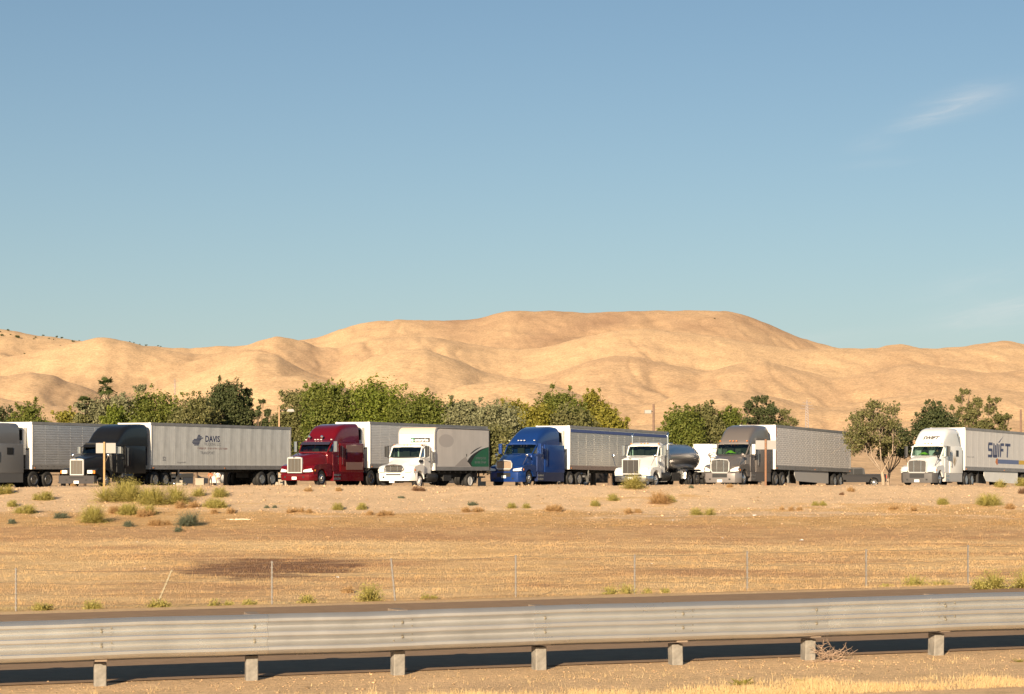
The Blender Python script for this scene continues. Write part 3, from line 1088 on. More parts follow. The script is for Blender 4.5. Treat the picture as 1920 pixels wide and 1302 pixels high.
def weed(cx, yb, w, h, kind, label, Y=None, dens=1.0, group=None):
    if Y is None:
        # the bank or field point seen at (cx, yb)
        Ys = np.linspace(45, 124, 400)
        Xs = (cx - 960) / FPX * Ys
        rows = HOR - (gz(Xs, Ys) - CAMZ) / Ys * FPX
        Y = Ys[np.argmin(np.abs(rows - yb))]
    x = (cx - 960) / FPX * Y
    z = float(gz(x, Y))
    Wm, Hm = w / FPX * Y, h / FPX * Y
    r = np.random.default_rng(int(cx * 5 + yb))
    root = empty('weed_shrub', (x, Y, z), label=label, cat='shrub', group=group)
    n = int(max(200, min(3500, dens * 900 * Wm * Hm + 260)))
    # fine stems rising and fanning from a few crowns
    nc = max(2, int(Wm * 2.2))
    cxs = r.uniform(-.36, .36, nc) * Wm
    cys = r.uniform(-.3, .3, nc) * Wm * .6
    k_ = r.integers(nc, size=n)
    az = r.uniform(0, 2 * PI, n)
    el = np.arccos(r.uniform(-.02, .95, n))
    L = Hm * r.uniform(.35, 1.05, n) * (1 - .35 * np.abs(cxs[k_]) / (Wm * .5))
    dx, dy, dz_ = np.sin(el) * np.cos(az) * .8, np.sin(el) * np.sin(az) * .8, np.cos(el)
    base = np.stack([cxs[k_], cys[k_], np.full(n, -.02)], 1)
    st = base + np.stack([dx, dy, dz_], 1) * (L * r.uniform(.0, .45, n))[:, None]
    tip = base + np.stack([dx, dy, dz_], 1) * L[:, None]
    sd = np.stack([-np.sin(az), np.cos(az), r.normal(size=n) * .3], 1) * (r.uniform(.004, .010, n) * max(1, Y / 80))[:, None]
    mid = (st + tip) / 2 + np.array((0, 0, .04)) * L[:, None]
    v_ = np.stack([st, mid + sd, tip, mid - sd], 1).reshape(-1, 3)
    f_ = np.arange(4 * n).reshape(n, 4)
    rawmesh('stems', v_, f_, M_weeds[kind], root, attr=np.clip(r.normal(.5, .25, n), 0, 1))
    # finer leaf haze round the stem tips
    n2 = n * 2
    p = tip[r.integers(n, size=n2)] + r.normal(size=(n2, 3)) * .05 * Hm
    q = r.normal(size=(n2, 3))
    q /= np.linalg.norm(q, axis=1, keepdims=True)
    q2 = np.cross(q, r.normal(size=(n2, 3)))
    q2 /= np.linalg.norm(q2, axis=1, keepdims=True)
    s_ = .020 * max(1, Y / 90)
    v_ = np.stack([p - q * s_, p + q2 * s_ * .5, p + q * s_, p - q2 * s_ * .5], 1).reshape(-1, 3)
    rawmesh('leaves', v_, np.arange(4 * n2).reshape(n2, 4), M_weeds[kind], root, attr=np.clip(r.normal(.6, .25, n2), 0, 1))


WD = [
    (12, 926, 44, 20, 'lime', 'green weed clump on the bank edge below the first grey truck'),
    (88, 937, 44, 18, 'lime', 'straw tinted green weed on the gravel before the first trailer wheels'),
    (140, 914, 16, 8, 'tan', 'small dry tuft under the black truck bumper'),
    (50, 963, 46, 20, 'lime', 'bright yellow green weed low on the bank beneath the first trailer'),
    (30, 950, 26, 14, 'lime', 'small green weed behind the bright yellow green weed'),
    (118, 972, 26, 15, 'blue', 'small blue green weed on bare gravel'),
    (30, 982, 22, 12, 'blue', 'low blue green weed at the very foot of the bank'),
    (228, 940, 84, 46, 'lime', 'largest yellow green weed clump before the black truck and sign post'),
    (185, 980, 44, 42, 'lime', 'rounded lime weed just down the bank from the largest clump'),
    (262, 965, 60, 30, 'lime', 'loose yellowish weed between the two big lime clumps'),
    (243, 988, 20, 14, 'blue', 'tiny blue green weed below the loose yellowish weed'),
    (312, 945, 80, 44, 'lime', 'broad lime weed clump below the pale trailer landing gear'),
    (352, 952, 40, 18, 'tan', 'dry tan weed on the far side of the broad lime clump'),
    (392, 932, 52, 26, 'lime', 'lime weed clump below the two people'),
    (400, 952, 70, 20, 'lime', 'flat faded weed below the two people and their lime clump'),
    (360, 987, 42, 32, 'blue', 'largest blue green weed lower on the bank'),
    (334, 998, 20, 12, 'blue', 'little blue green weed beside the largest blue green one'),
    (632, 956, 36, 16, 'lime', 'faint green weed at the edge of the gravel under the red truck'),
    (680, 955, 40, 14, 'lime', 'flat green weed under the white box truck front'),
    (508, 952, 24, 8, 'blue', 'tiny dark weed on the gravel edge below the pale trailer tail'),
    (778, 921, 40, 12, 'brown', 'dead rusty weed mat on the bank edge below the box truck wheel'),
    (640, 921, 20, 10, 'tan', 'dry tuft below the red truck drive wheels'),
    (581, 921, 18, 9, 'tan', 'dry tuft below the red truck front bumper'),
    (752, 934, 12, 6, 'blue', 'tiny dark green tuft on the gravel below the box truck'),
    (886, 948, 18, 10, 'blue', 'small green tuft on the gravel before the blue truck'),
    (970, 952, 50, 14, 'lime', 'low green weed at the gravel edge under the blue truck bumper'),
    (1190, 916, 34, 34, 'lime', 'upright straw green weed in front of the white tanker truck bumper'),
    (1145, 939, 24, 18, 'lime', 'small pale green weed below the silver trailer tail'),
    (1112, 948, 30, 14, 'lime', 'low green weed beside the small pale green one'),
    (1236, 945, 40, 30, 'tan', 'rounded orange dry weed below the white tanker truck'),
    (1250, 942, 18, 20, 'lime', 'green weed hugging the rounded orange dry weed'),
    (1320, 966, 50, 20, 'lime', 'low wide green weed below the grey truck nose'),
    (1294, 915, 12, 7, 'blue', 'tiny dark tuft on the bank edge below the tank wheels'),
    (1366, 914, 18, 8, 'tan', 'dry tuft on the bank edge below the grey truck'),
    (1535, 948, 24, 12, 'lime', 'tiny green weed on open gravel below the brick patterned trailer'),
    (1580, 928, 14, 6, 'brown', 'dark dead tuft on gravel below the pickup truck'),
    (1596, 921, 18, 10, 'tan', 'reddish dry tuft next to the dark dead tuft'),
    (1778, 945, 50, 16, 'lime', 'low straw green weed below the white truck wheels'),
    (1862, 948, 84, 28, 'lime', 'widest green weed on the bank below the lettered white trailer'),
    (1912, 925, 20, 14, 'brown', 'brown dead weed at the picture edge on the bank'),
    (1905, 955, 46, 16, 'tan', 'dry weed trailing off the widest green weed'),
    (1910, 912, 24, 26, 'lime', 'upright green weed beside the white trailer skirt end'),
    (1878, 913, 16, 18, 'lime', 'thin upright weed before the white trailer skirt'),
    (703, 1130, 76, 44, 'lime', 'faded round weed behind the guardrail next to a fence post'),
    (578, 1134, 50, 24, 'lime', 'small faded weed behind the guardrail beyond the first upright fence post'),
    (1165, 1118, 70, 30, 'lime', 'feathery green weed at the foot of a mid fence post'),
    (1722, 1106, 70, 34, 'lime', 'soft green weed between the last two fence posts'),
    (1895, 1104, 90, 56, 'lime', 'tall green weed bank at the picture edge behind the guardrail'),
    (1840, 1106, 50, 26, 'lime', 'low green weed behind the last fence post'),
    (290, 1142, 90, 24, 'lime', 'green weed around the leaning fence post'),
    (160, 1146, 70, 26, 'lime', 'soft green weed before the leaning fence post'),
    (408, 1140, 70, 20, 'lime', 'low green weed between leaning and upright fence posts'),
    (800, 1124, 40, 14, 'lime', 'low weed past the slightly tilted fence post'),
    (655, 1112, 30, 16, 'tan', 'dead weed beside pale litter on the dry field'),
]
WD += [
    (285, 968, 60, 16, 'tan', 'dry straw coloured weed drift under the two big lime clumps'),
    (300, 985, 70, 14, 'tan', 'low dry weed mat above the largest blue green weed'),
    (218, 962, 50, 16, 'tan', 'dry weed mat on the slope beside the rounded lime weed'),
    (420, 962, 60, 14, 'tan', 'dry weed mat near the bleached stick'),
    (560, 962, 80, 12, 'tan', 'orange dry weed drift at the gravel edge below the pale trailer tail'),
    (720, 966, 90, 12, 'tan', 'orange dry weed drift below the white box truck'),
    (880, 960, 80, 12, 'tan', 'orange dry weed drift between box truck and blue truck'),
    (1040, 958, 90, 14, 'tan', 'orange dry weed drift below the silver trailer front'),
    (1180, 962, 70, 12, 'tan', 'orange dry weed drift beneath the tanker truck'),
    (1480, 958, 70, 10, 'tan', 'faint dry weed drift below the brick patterned trailer'),
    (1690, 956, 80, 10, 'tan', 'faint dry weed drift below the airy tree'),
    (60, 1146, 90, 22, 'lime', 'low green weed beside the first fence post'),
    (470, 1138, 70, 18, 'lime', 'soft green weed just before the first upright fence post'),
    (1235, 1114, 70, 16, 'lime', 'thin green weed trailing past the feathery one'),
    (1650, 1106, 60, 16, 'lime', 'thin green weed beside the next to last fence post'),
    (1770, 1104, 70, 22, 'lime', 'green weed just before the last fence post'),
]
for a_ in WD:
    a_ = list(a_)
    if a_[1] < 1000 and a_[0] < 420:
        a_[2] *= 1.15
        a_[3] *= 1.12
    weed(*a_)

# ------------------------------------------------------------------ grass
def blades(name, X, Y, H, wd, cols, m, nb=4, spread=.05, lean=.5):
    n = len(X)
    k_ = np.repeat(np.arange(n), nb)
    N = len(k_)
    bx = X[k_] + rng.normal(size=N) * spread
    by = Y[k_] + rng.normal(size=N) * spread
    bz = gz(bx, by) - .02
    h = H[k_] * rng.uniform(.5, 1.15, N)
    az = rng.uniform(0, 2 * PI, N)
    ln = rng.random(N) * lean
    tip = np.stack([bx + np.cos(az) * h * ln, by + np.sin(az) * h * ln, bz + h * np.sqrt(1 - np.clip(ln, 0, .95) ** 2)], 1)
    a2 = rng.uniform(-.7, .7, N)
    sx, sy = np.cos(a2) * wd[k_], np.sin(a2) * wd[k_]
    b0 = np.stack([bx - sx, by - sy, bz], 1)
    b1 = np.stack([bx + sx, by + sy, bz], 1)
    v_ = np.stack([b0, b1, tip], 1).reshape(-1, 3)
    c = cols[k_] * rng.uniform(.82, 1.12, (N, 1))
    return rawmesh(name, v_, np.arange(3 * N).reshape(N, 3), m, attr=c)


def tintleaf(name):
    m = bpy.data.materials.new(name)
    m.use_nodes = True
    t = m.node_tree
    b = t.nodes['Principled BSDF']
    at = nd(t, 'ShaderNodeAttribute', attribute_name='tint')
    t.links.new(at.outputs['Color'], b.inputs['Base Color'])
    b.inputs['Roughness'].default_value = .8
    b.inputs['Specular IOR Level'].default_value = .15
    tr = nd(t, 'ShaderNodeBsdfTranslucent')
    t.links.new(at.outputs['Color'], tr.inputs[0])
    ms = nd(t, 'ShaderNodeMixShader', inp={0: .3})
    t.links.new(b.outputs[0], ms.inputs[1])
    t.links.new(tr.outputs[0], ms.inputs[2])
    t.links.new(ms.outputs[0], t.nodes['Material Output'].inputs[0])
    return m


M_grass = tintleaf('dry grass blades')
# field: density follows patches, none on gravel
n0 = 170000
Yg = 46 + (124 - 46) * rng.random(n0) ** .85
Xg = (rng.random(n0) - .5) * 2 * (Yg * .36 + 6)
u_ = Yg - .2586 * Xg
pt = fbm(Xg * .25, Yg * .5, 3)
gravel = sstep(111, 115, Yg + 8 * fbm(Xg * .07 + 9, Yg * .22, 3))
bare = sstep(92, 98, Yg) * (1 - sstep(103, 107, Yg))
keep = rng.random(n0) < np.clip(.55 + .6 * pt, .05, 1) * (1 - .965 * gravel) * (1 - .6 * bare) * sstep(42.6, 45, u_)
Xg, Yg = Xg[keep], Yg[keep]
cols = gcol(Xg, Yg) * .77 + rng.normal(size=(len(Xg), 1)) * .03
cols = np.clip(mixc3(cols, STRAWL * .76, rng.random(len(Xg)) * .3), .02, .8)
Hh = rng.uniform(.03, .12, len(Xg)) * (1 + .5 * np.clip(fbm(Xg * .3, Yg * .3, 2), -1, 1))
tag(blades('dry_grass', Xg, Yg, Hh, .009 * Yg / 70 + np.zeros(len(Xg)), cols, M_grass, nb=4, spread=.07, lean=.8), kind='stuff')
# straw along the near foot of the picture
n1 = 60000
tt_ = rng.uniform(-9, 16, n1)
off_ = rng.uniform(-4.0, -.2, n1)
c_, s_ = math.cos(R(14.5)), math.sin(R(14.5))
Xn = -5.1 + tt_ * c_ - off_ * s_
Yn = 26.5 + tt_ * s_ + off_ * c_
pxn = 960 + Xn / Yn * FPX
# rows below which straw lies thick: low at the left, rising to the right
lim = np.interp(pxn, [0, 500, 700, 1000, 1300, 1500, 1920], [1345, 1325, 1310, 1306, 1296, 1286, 1274])
row = HOR - (gz(Xn, Yn) - CAMZ) / Yn * FPX
kk_ = sstep(-10, 16, row - lim + 22 * fbm(Xn * .9, Yn * .9, 3))
keep = rng.random(n1) < kk_ + .012
Xn, Yn = Xn[keep], Yn[keep]
cols = mixc3(np.array((.62, .42, .19)) * np.ones((len(Xn), 3)), np.array((.72, .56, .30)), rng.random(len(Xn)))
tag(blades('straw', Xn, Yn, rng.uniform(.04, .12, len(Xn)), np.full(len(Xn), .0035), cols, M_grass, nb=5, spread=.04, lean=.97), kind='stuff')


# ------------------------------------------------------------------ pebbles and litter
def pebbles(name, X, Y, sz, cols, m):
    n = len(X)
    base = np.array([(1, 0, 0), (0, 1, 0), (-1, 0, 0), (0, -1, 0), (0, 0, 1), (0, 0, -1)], float)
    fa = np.array([(0, 1, 4), (1, 2, 4), (2, 3, 4), (3, 0, 4), (1, 0, 5), (2, 1, 5), (3, 2, 5), (0, 3, 5)])
    z = gz(X, Y)
    V = base[None] * (sz[:, None, None] * rng.uniform(.6, 1.2, (n, 6, 1))) * np.array((1.2, 1.2, .7))
    V = V + np.stack([X, Y, z + sz * .25], 1)[:, None]
    F = fa[None] + 6 * np.arange(n)[:, None, None]
    return rawmesh(name, V.reshape(-1, 3), F.reshape(-1, 3), m, attr=np.repeat(cols, 8, 0))


nq = 9000
Yq = rng.uniform(104, 124, nq)
Xq = (rng.random(nq) - .5) * 2 * (Yq * .26)
keep = rng.random(nq) < sstep(108, 113, Yq) * .9 + .1
Xq, Yq = Xq[keep], Yq[keep]
cols = GRAVEL * rng.uniform(.5, 1.35, (len(Xq), 1))
tag(pebbles('bank_gravel', Xq, Yq, rng.uniform(.015, .05, len(Xq)) * (1 + 1.0 * (rng.random(len(Xq)) > .96)), cols, M_grass), kind='stuff')
nq = 5000
tq = rng.uniform(-8, 15, nq)
oq = rng.uniform(-3, 1.5, nq)
Xq = -5.1 + tq * c_ - oq * s_
Yq = 26.5 + tq * s_ + oq * c_
cols = DIRT * rng.uniform(.35, 1.4, (nq, 1))
tag(pebbles('roadside_gravel', Xq, Yq, rng.uniform(.003, .013, nq) * (1 + 1.2 * (rng.random(nq) > .97)), cols, M_grass), kind='stuff')

M_litter = mat('white litter', (.8, .78, .74), .6)
LIT = [(370, 954, 6, 'rounded white scrap on dry grass below the red truck'), (446, 971, 0, ''), (596, 954, 6, 'white lump at the gravel edge beneath the red truck'), (728, 979, 4, 'small white scrap beneath the box truck'), (623, 990, 3, 'white speck on brown earth below the red truck'), (483, 1010, 4, 'pale scrap on the brown band below the pale trailer tail'),
       (272, 1067, 4, 'bright white scrap on dry grass near the leaning fence post'), (247, 954, 5, 'pinkish pale scrap inside the weeds below the black truck'), (633, 1084, 8, 'crumpled pale plastic beside the dead weed in the field'), (1085, 1002, 4, 'pale scrap on the brown band beneath the silver trailer'), (1222, 1058, 4, 'lone pale scrap in the field past a mid fence post'),
       (1262, 976, 4, 'white scrap below the tank wheels'), (1415, 968, 9, 'flattened white bag on the gravel below the grey truck sign'), (1400, 983, 4, 'white speck under the flattened white bag'), (1678, 926, 4, 'white speck on the bank below the airy tree'), (1810, 954, 4, 'white speck below the white truck wheels'), (257, 1018, 6, 'pale flat scrap on dry grass below the weeds'), (1503, 1014, 9, 'long pale patch of torn paper on dry grass'), (1355, 1010, 5, 'pale scrap on brown earth below the grey truck')]
for px, py, sz_, lb in LIT:
    if sz_ == 0: continue
    Ys = np.linspace(45, 124, 500)
    rows = HOR - (gz((px - 960) / FPX * Ys, Ys) - CAMZ) / Ys * FPX
    Y = Ys[np.argmin(np.abs(rows - py))]
    x = (px - 960) / FPX * Y
    r_ = sz_ / FPX * Y * .5
    g = G()
    rs = random.Random(px)
    ring = []
    for q in range(9):
        a = 2 * PI * q / 9
        k_ = rs.uniform(.6, 1.1)
        ring.append((r_ * k_ * math.cos(a), r_ * .8 * k_ * math.sin(a), rs.uniform(.0, .5) * r_))
    g.add(ring + [(0, 0, r_ * .5)], [(i_, (i_ + 1) % 9, 9) for i_ in range(9)] + [tuple(range(8, -1, -1))])
    o = g.build('paper_scrap', M_litter)
    o.location = (x, Y, float(gz(x, Y)) + .01)
    tag(o, lb, 'litter', 'litter on bank and field')
# long pale stick on the bank
a_, b_ = P(424, 974, 108.5), P(470, 968.5, 108.5)
g = G()
mid = (a_ + b_) / 2
pts = [a_.lerp(b_, q / 6) - mid + Vector((0, 0, .03 * math.sin(q * 1.3))) for q in range(7)]
for p_ in pts:
    p_.z = float(gz(p_.x + mid.x, mid.y)) + .04 - float(gz(mid.x, mid.y)) + .02 * math.sin(p_.x * 5)
g.tube(pts, [.015, .03, .035, .035, .03, .025, .012], n=6)
o = g.build('stick', mat('bleached wood', (.72, .64, .50), .8), smooth=60)
o.location = (mid.x, mid.y, float(gz(mid.x, mid.y)))
tag(o, 'long bleached stick lying on the bank below the pale trailer', 'stick')


# dead brush caught by the guardrail post
def brush():
    x, y = railpt(9.72, -.02)
    z = float(gz(x, y))
    root = empty('dead_brush', (x, y, z), label='tangle of dead branches heaped against the sixth guardrail post', cat='brush')
    M_b = mat('dead branches', (.34, .235, .16), .9, noise=(8, .25))
    r = random.Random(5)
    for q in range(46):
        g = G()
        a = r.uniform(0, 2 * PI)
        p = Vector((r.uniform(-.14, .2), r.uniform(-.1, .12), r.uniform(.0, .10)))
        d = Vector((math.cos(a), .4 * math.sin(a), r.uniform(-.1, .75))).normalized()
        L = r.uniform(.12, .34)
        pts, rad = [p.copy()], [r.uniform(.004, .008)]
        for s_ in range(6):
            d = (d + Vector((r.uniform(-.5, .5), r.uniform(-.5, .5), r.uniform(-.4, .35)))).normalized()
            p = p + d * L / 6
            p.z = max(p.z, .004)
            pts.append(p.copy())
            rad.append(rad[-1] * .84)
        g.tube(pts, rad, n=4, cap=False)
        m_ = pts[3]
        for s_ in range(2):
            e = m_ + Vector((r.uniform(-.1, .1), r.uniform(-.05, .05), r.uniform(-.03, .1)))
            g.tube([m_, e], [.003, .0015], n=3, cap=False)
        g.build('branch', M_b, root, fix=False)


brush()


def nearweed(px, py, w, label):
    Y = CAMZ * FPX / (py - HOR)
    x = (px - 960) / FPX * Y
    z = float(gz(x, Y))
    root = empty('green_weed', (x, Y, z), label=label, cat='weed')
    r = random.Random(px)
    wm = w / FPX * Y
    for q in range(34):
        g = G()
        a = r.uniform(0, 2 * PI)
        L = wm * r.uniform(.25, .55)
        b = Vector((r.uniform(-.3, .3) * wm, r.uniform(-.1, .1) * wm, 0))
        d = Vector((math.cos(a), math.sin(a) * .6, r.uniform(.15, .8)))
        tip = b + d * L
        w_ = Vector((-d.y, d.x, 0)).normalized() * L * .12
        mid = b + d * L * .55 + Vector((0, 0, L * .08))
        g.add([b, mid + w_, tip, mid - w_], [(0, 1, 2, 3)])
        g.build('leaf', M_weeds['lime'], root, fix=False)


nearweed(1392, 1291, 46, 'low green weed growing in the straw at the roadside')
nearweed(1500, 1285, 18, 'tiny green sprig in the straw beside the low green weed')
nearweed(1912, 1254, 22, 'green sprig in the straw at the picture edge')


# ------------------------------------------------------------------ poles and pylons
def lamp_pole(px, yt, Y, label, side_, wood, r0=.14, lamp=True):
    b = P(px, 900, Y)
    g0 = float(gz(b.x, Y, False))
    root = empty('lamp_pole', (b.x, Y, g0), label=label, cat='lamp pole')
    h = P(px, yt, Y).z - g0
    G().tube([(0, 0, -.3), (0, 0, h)], [r0, r0 * .75], n=8).build('pole', wood, root, smooth=40)
    if lamp:
        L = .5 if side_ < 0 else .75
        zc = h - (.32 if side_ > 0 else .7)
        G().tube([(0, 0, zc), (side_ * L, 0, zc + .04)], .035, n=6).build('arm', M_dark, root)
        g = G()
        if side_ > 0:
            g.plan([(L - .15, -.2), (L + .45, -.2), (L + .45, .2), (L - .15, .2)], zc - .10, zc + .10, top=[(L - .05, -.12), (L + .35, -.12), (L + .35, .12), (L - .05, .12)])
        else:
            g.box(-L - .35, -L + .3, -.2, .2, zc - .18, zc + .14, ch=.05)
        g.build('lamp_head', mat('grey lamp housing', (.33, .31, .28), .6), root)
        G().box(side_ * L - .1 + (.15 if side_ > 0 else -.02), side_ * L + .2 + (.1 if side_ > 0 else -.1), -.14, .14, zc - (.125 if side_ > 0 else .20), zc - (.102 if side_ > 0 else .182)).build('lens', M_lamp, root)
    return root


M_poleL = mat('pale brown timber pole', (.42, .27, .16), .85, noise=(5, .15))
M_poleD = mat('dark brown timber pole', (.19, .12, .085), .85, noise=(5, .2))
lamp_pole(523.5, 762, 165, 'pale pole with a flat lamp on a short arm behind the pale trailer tail', 1, M_poleL, .085)
lamp_pole(1225.5, 758, 200, 'dark pole with a boxy lamp standing behind the silver trailer tail', -1, M_poleD, .13)
lamp_pole(1914, 768, 200, 'bare dark pole behind the lettered white trailer', 1, M_poleD, .12, lamp=False)

M_pyl = mat('faded pylon steel', (.36, .31, .29), .6, .3)


def pylon(px, yt, yb, Y, wpx, label):
    root = empty('power_pylon', P(px, yb, Y), label=label, cat='pylon', group='lattice pylons on the hillside')
    h = (yb - yt) / FPX * Y
    w = wpx / FPX * Y
    leg = G()
    r_ = .055
    for sx in (-1, 1):
        for sy in (-1, 1):
            leg.tube([(sx * w * .17, sy * w * .17, -8), (sx * w * .07, sy * w * .07, h * .78), (0, 0, h)], r_, n=4)
    n = 9
    for q in range(n):
        z0_, z1_ = h * q / n * .8, h * (q + 1) / n * .8
        k0, k1 = w * (.165 - .10 * q / n), w * (.165 - .10 * (q + 1) / n)
        leg.tube([(-k0, -k0, z0_), (k1, -k1, z1_)], r_ * .6, n=3)
        leg.tube([(k0, -k0, z0_), (-k1, -k1, z1_)], r_ * .6, n=3)
    leg.build('lattice_mast', M_pyl, root)
    for z, k_ in ((.70, .5), (.80, .42), (.90, .32)):
        G().tube([(-w * k_, 0, h * z), (w * k_, 0, h * z)], r_ * .9, n=4).build('crossarm', M_pyl, root)


pylon(1513, 750, 806, 420, 26, 'thin lattice pylon against the hill above the brick patterned trailer')
pylon(328, 710, 760, 700, 12, 'faint lattice pylon above the trees behind the pale trailer')

# ------------------------------------------------------------------ vehicles
def text(body, mat_, size, parent, loc, rot, name='lettering', bold=0.0, sx=1.0, shear=0.0, align='LEFT', space=1.0):
    """flat printed lettering as a thin mesh"""
    c = bpy.data.curves.new(name, 'FONT')
    c.body = body
    c.size = size
    c.offset = bold
    c.shear = shear
    c.align_x = align
    c.space_character = space
    c.resolution_u = 2
    o = bpy.data.objects.new(name, c)
    COL.objects.link(o)
    me = bpy.data.meshes.new_from_object(o)
    bpy.data.objects.remove(o)
    me.name = name
    me.materials.clear()
    me.materials.append(mat_)
    q = link(name, me, parent, loc, rot, (sx, 1, 1))
    return q


def worn_print(mat_, parent, x, y, z, w, h, n, name='worn_print'):
    """a line of print too worn to read: short broken strokes"""
    g = G()
    rs = random.Random(int(w * 100 + z * 10))
    for q in range(n):
        if rs.random() < .12: continue
        x0 = x - w * q / n
        ww = w / n * rs.uniform(.25, .7)
        z0_ = z + h * rs.uniform(0, .35)
        g.add([(x0, y, z0_), (x0 - ww, y, z0_), (x0 - ww, y, z + h * rs.uniform(.7, 1)), (x0, y, z + h * rs.uniform(.7, 1))], [(0, 1, 2, 3)])
    return g.build(name, mat_, parent, fix=False)


SIDE = (R(90), 0, PI)      # lettering on the vehicle's own port side, read from outside: runs towards -x
FRONT = (R(90), 0, R(90))  # lettering on a face that looks along +x


def rr_sec(x, hb, ht, z0, z1, rb=.05, rt=.2, n=4):
    """rounded section across the vehicle at x"""
    pts = []
    rt = min(rt, ht * .95, (z1 - z0) * .48)
    rb = min(rb, hb * .95, (z1 - z0) * .48)
    for k in range(n + 1):
        a = -PI / 2 + (PI / 2) * k / n
        pts.append((x, hb - rb + rb * math.cos(a), z0 + rb + rb * math.sin(a)))
    for k in range(n + 1):
        a = (PI / 2) * k / n
        pts.append((x, ht - rt + rt * math.cos(a), z1 - rt + rt * math.sin(a)))
    for k in range(n + 1):
        a = PI / 2 + (PI / 2) * k / n
        pts.append((x, -(ht - rt) + rt * math.cos(a), z1 - rt + rt * math.sin(a)))
    for k in range(n + 1):
        a = PI + (PI / 2) * k / n
        pts.append((x, -(hb - rb) + rb * math.cos(a), z0 + rb + rb * math.sin(a)))
    return pts


_wheelmesh = {}


def wheel(parent, x, y, side, r=.51, w=.27, rim='alu', dual=False, M=None, rz=0.0):
    """tyre with its rim as a child; side +1 = port"""
    key = (r, w, dual, side, rim)
    w2 = w * 2.05 if dual else w
    if key not in _wheelmesh:
        g = G()
        if dual:
            for o_ in (0, w * 1.06):
                yo = -side * o_
                pr = [(r * .56, yo), (r * .80, yo + side * .01), (r * .93, yo - side * .01), (r, yo - side * .05), (r, yo - side * (w - .05)), (r * .93, yo - side * (w - .01)), (r * .56, yo - side * w)]
                g.lathe(pr, n=28)
        else:
            pr = [(r * .56, 0), (r * .80, side * .012), (r * .93, -side * .008), (r, -side * .05), (r, -side * (w - .05)), (r * .93, -side * (w - .01)), (r * .56, -side * w)]
            g.lathe(pr, n=28)
        t_ = g.build('wheel', M_tyre, parent, smooth=50)
        mt = {'alu': M_alu, 'chrome': M_chrome, 'white': M_white, 'steel': M_tyre and mat('dull steel rim', (.33, .31, .29), .5, .4)}[rim]
        g = G()
        if dual:   # deep dish
            pr = [(r * .575, .004 * side), (r * .555, .018 * side), (r * .52, .0), (r * .50, -.10 * side), (r * .36, -.15 * side), (r * .22, -.15 * side), (r * .20, -.05 * side), (r * .15, .0), (.001, .012 * side)]
        else:
            pr = [(r * .575, .004 * side), (r * .555, .018 * side), (r * .53, .01 * side), (r * .48, -.03 * side), (r * .36, .015 * side), (r * .24, .03 * side), (r * .20, .07 * side), (r * .13, .085 * side), (.001, .09 * side)]
        g.lathe(pr, n=24)
        for q in range(10):
            a = 2 * PI * q / 10
            yy_ = (-.135 if dual else .03) * side
            g.lathe([(.016, yy_), (.016, yy_ + .03 * side), (.001, yy_ + .034 * side)], c=(r * .29 * math.cos(a), 0, r * .29 * math.sin(a)), n=5)
        rm = g.build('rim', mt, None, smooth=35)
        rm.parent = t_
        # hand holes
        g = G()
        for q in range(10):
            a = 2 * PI * (q + .5) / 10
            cx_, cz_ = r * .42 * math.cos(a), r * .42 * math.sin(a)
            y_ = (-.128 if dual else -.002) * side
            g.lathe([(r * .05, y_), (r * .05, y_ + .006 * side)], c=(cx_, 0, cz_), n=6)
        hh = g.build('hand_hole', M_black, None)
        hh.parent = t_
        _wheelmesh[key] = (t_.data, rm.data, hh.data)
    else:
        a_, b_, c_2 = _wheelmesh[key]
        t_ = link('wheel', a_, parent)
        link('rim', b_, t_)
        link('hand_hole', c_2, t_)
    p = Vector((x, y, r))
    if M is not None: p = M @ p
    t_.location = p
    t_.rotation_euler = (0, 0, rz)
    return t_


def mudgear(g, x0, x1):
    g.box(x0, x1, .36, .46, .96, 1.14)
    g.box(x0, x1, -.46, -.36, .96, 1.14)


CORR = {}


def corr_panel(w, h, n=15, d=.013):
    """ribbed stainless sheet; local: x 0..-w, y 0 out, z 0..h"""
    k = (round(w, 3), round(h, 3), n)
    if k in CORR: return CORR[k]
    g = G()
    prof_ = []
    for i in range(n):
        z = h * i / n
        s_ = h / n
        prof_ += [(0, z), (0, z + s_ * .14), (d, z + s_ * .26), (d, z + s_ * .88)]
    prof_.append((0, h))
    v_ = [(x, y, z) for x in (0, -w) for y, z in prof_]
    m_ = len(prof_)
    g.add(v_, [(i, i + 1, m_ + i + 1, m_ + i) for i in range(m_ - 1)])
    # proud vertical joint strip
    g.box(-.012, .012, d - .002, d + .002, 0, h)
    me = g.build('side_panel', M_tyre, None, fix=False)
    CORR[k] = me.data
    bpy.data.objects.remove(me)
    return CORR[k]


def flat_panel(w, h, key):
    k = ('flat', round(w, 3), round(h, 3), key)
    if k in CORR: return CORR[k]
    g = G()
    g.box(-w + .006, -.006, -.004, .006, 0, h)
    g.box(-.022, .022, .006, .0085, 0, h)
    me = g.build('side_panel', M_tyre, None)
    CORR[k] = me.data
    bpy.data.objects.remove(me)
    return CORR[k]


def retint(me, m):
    me = me.copy()
    me.materials.clear()
    me.materials.append(m)
    return me


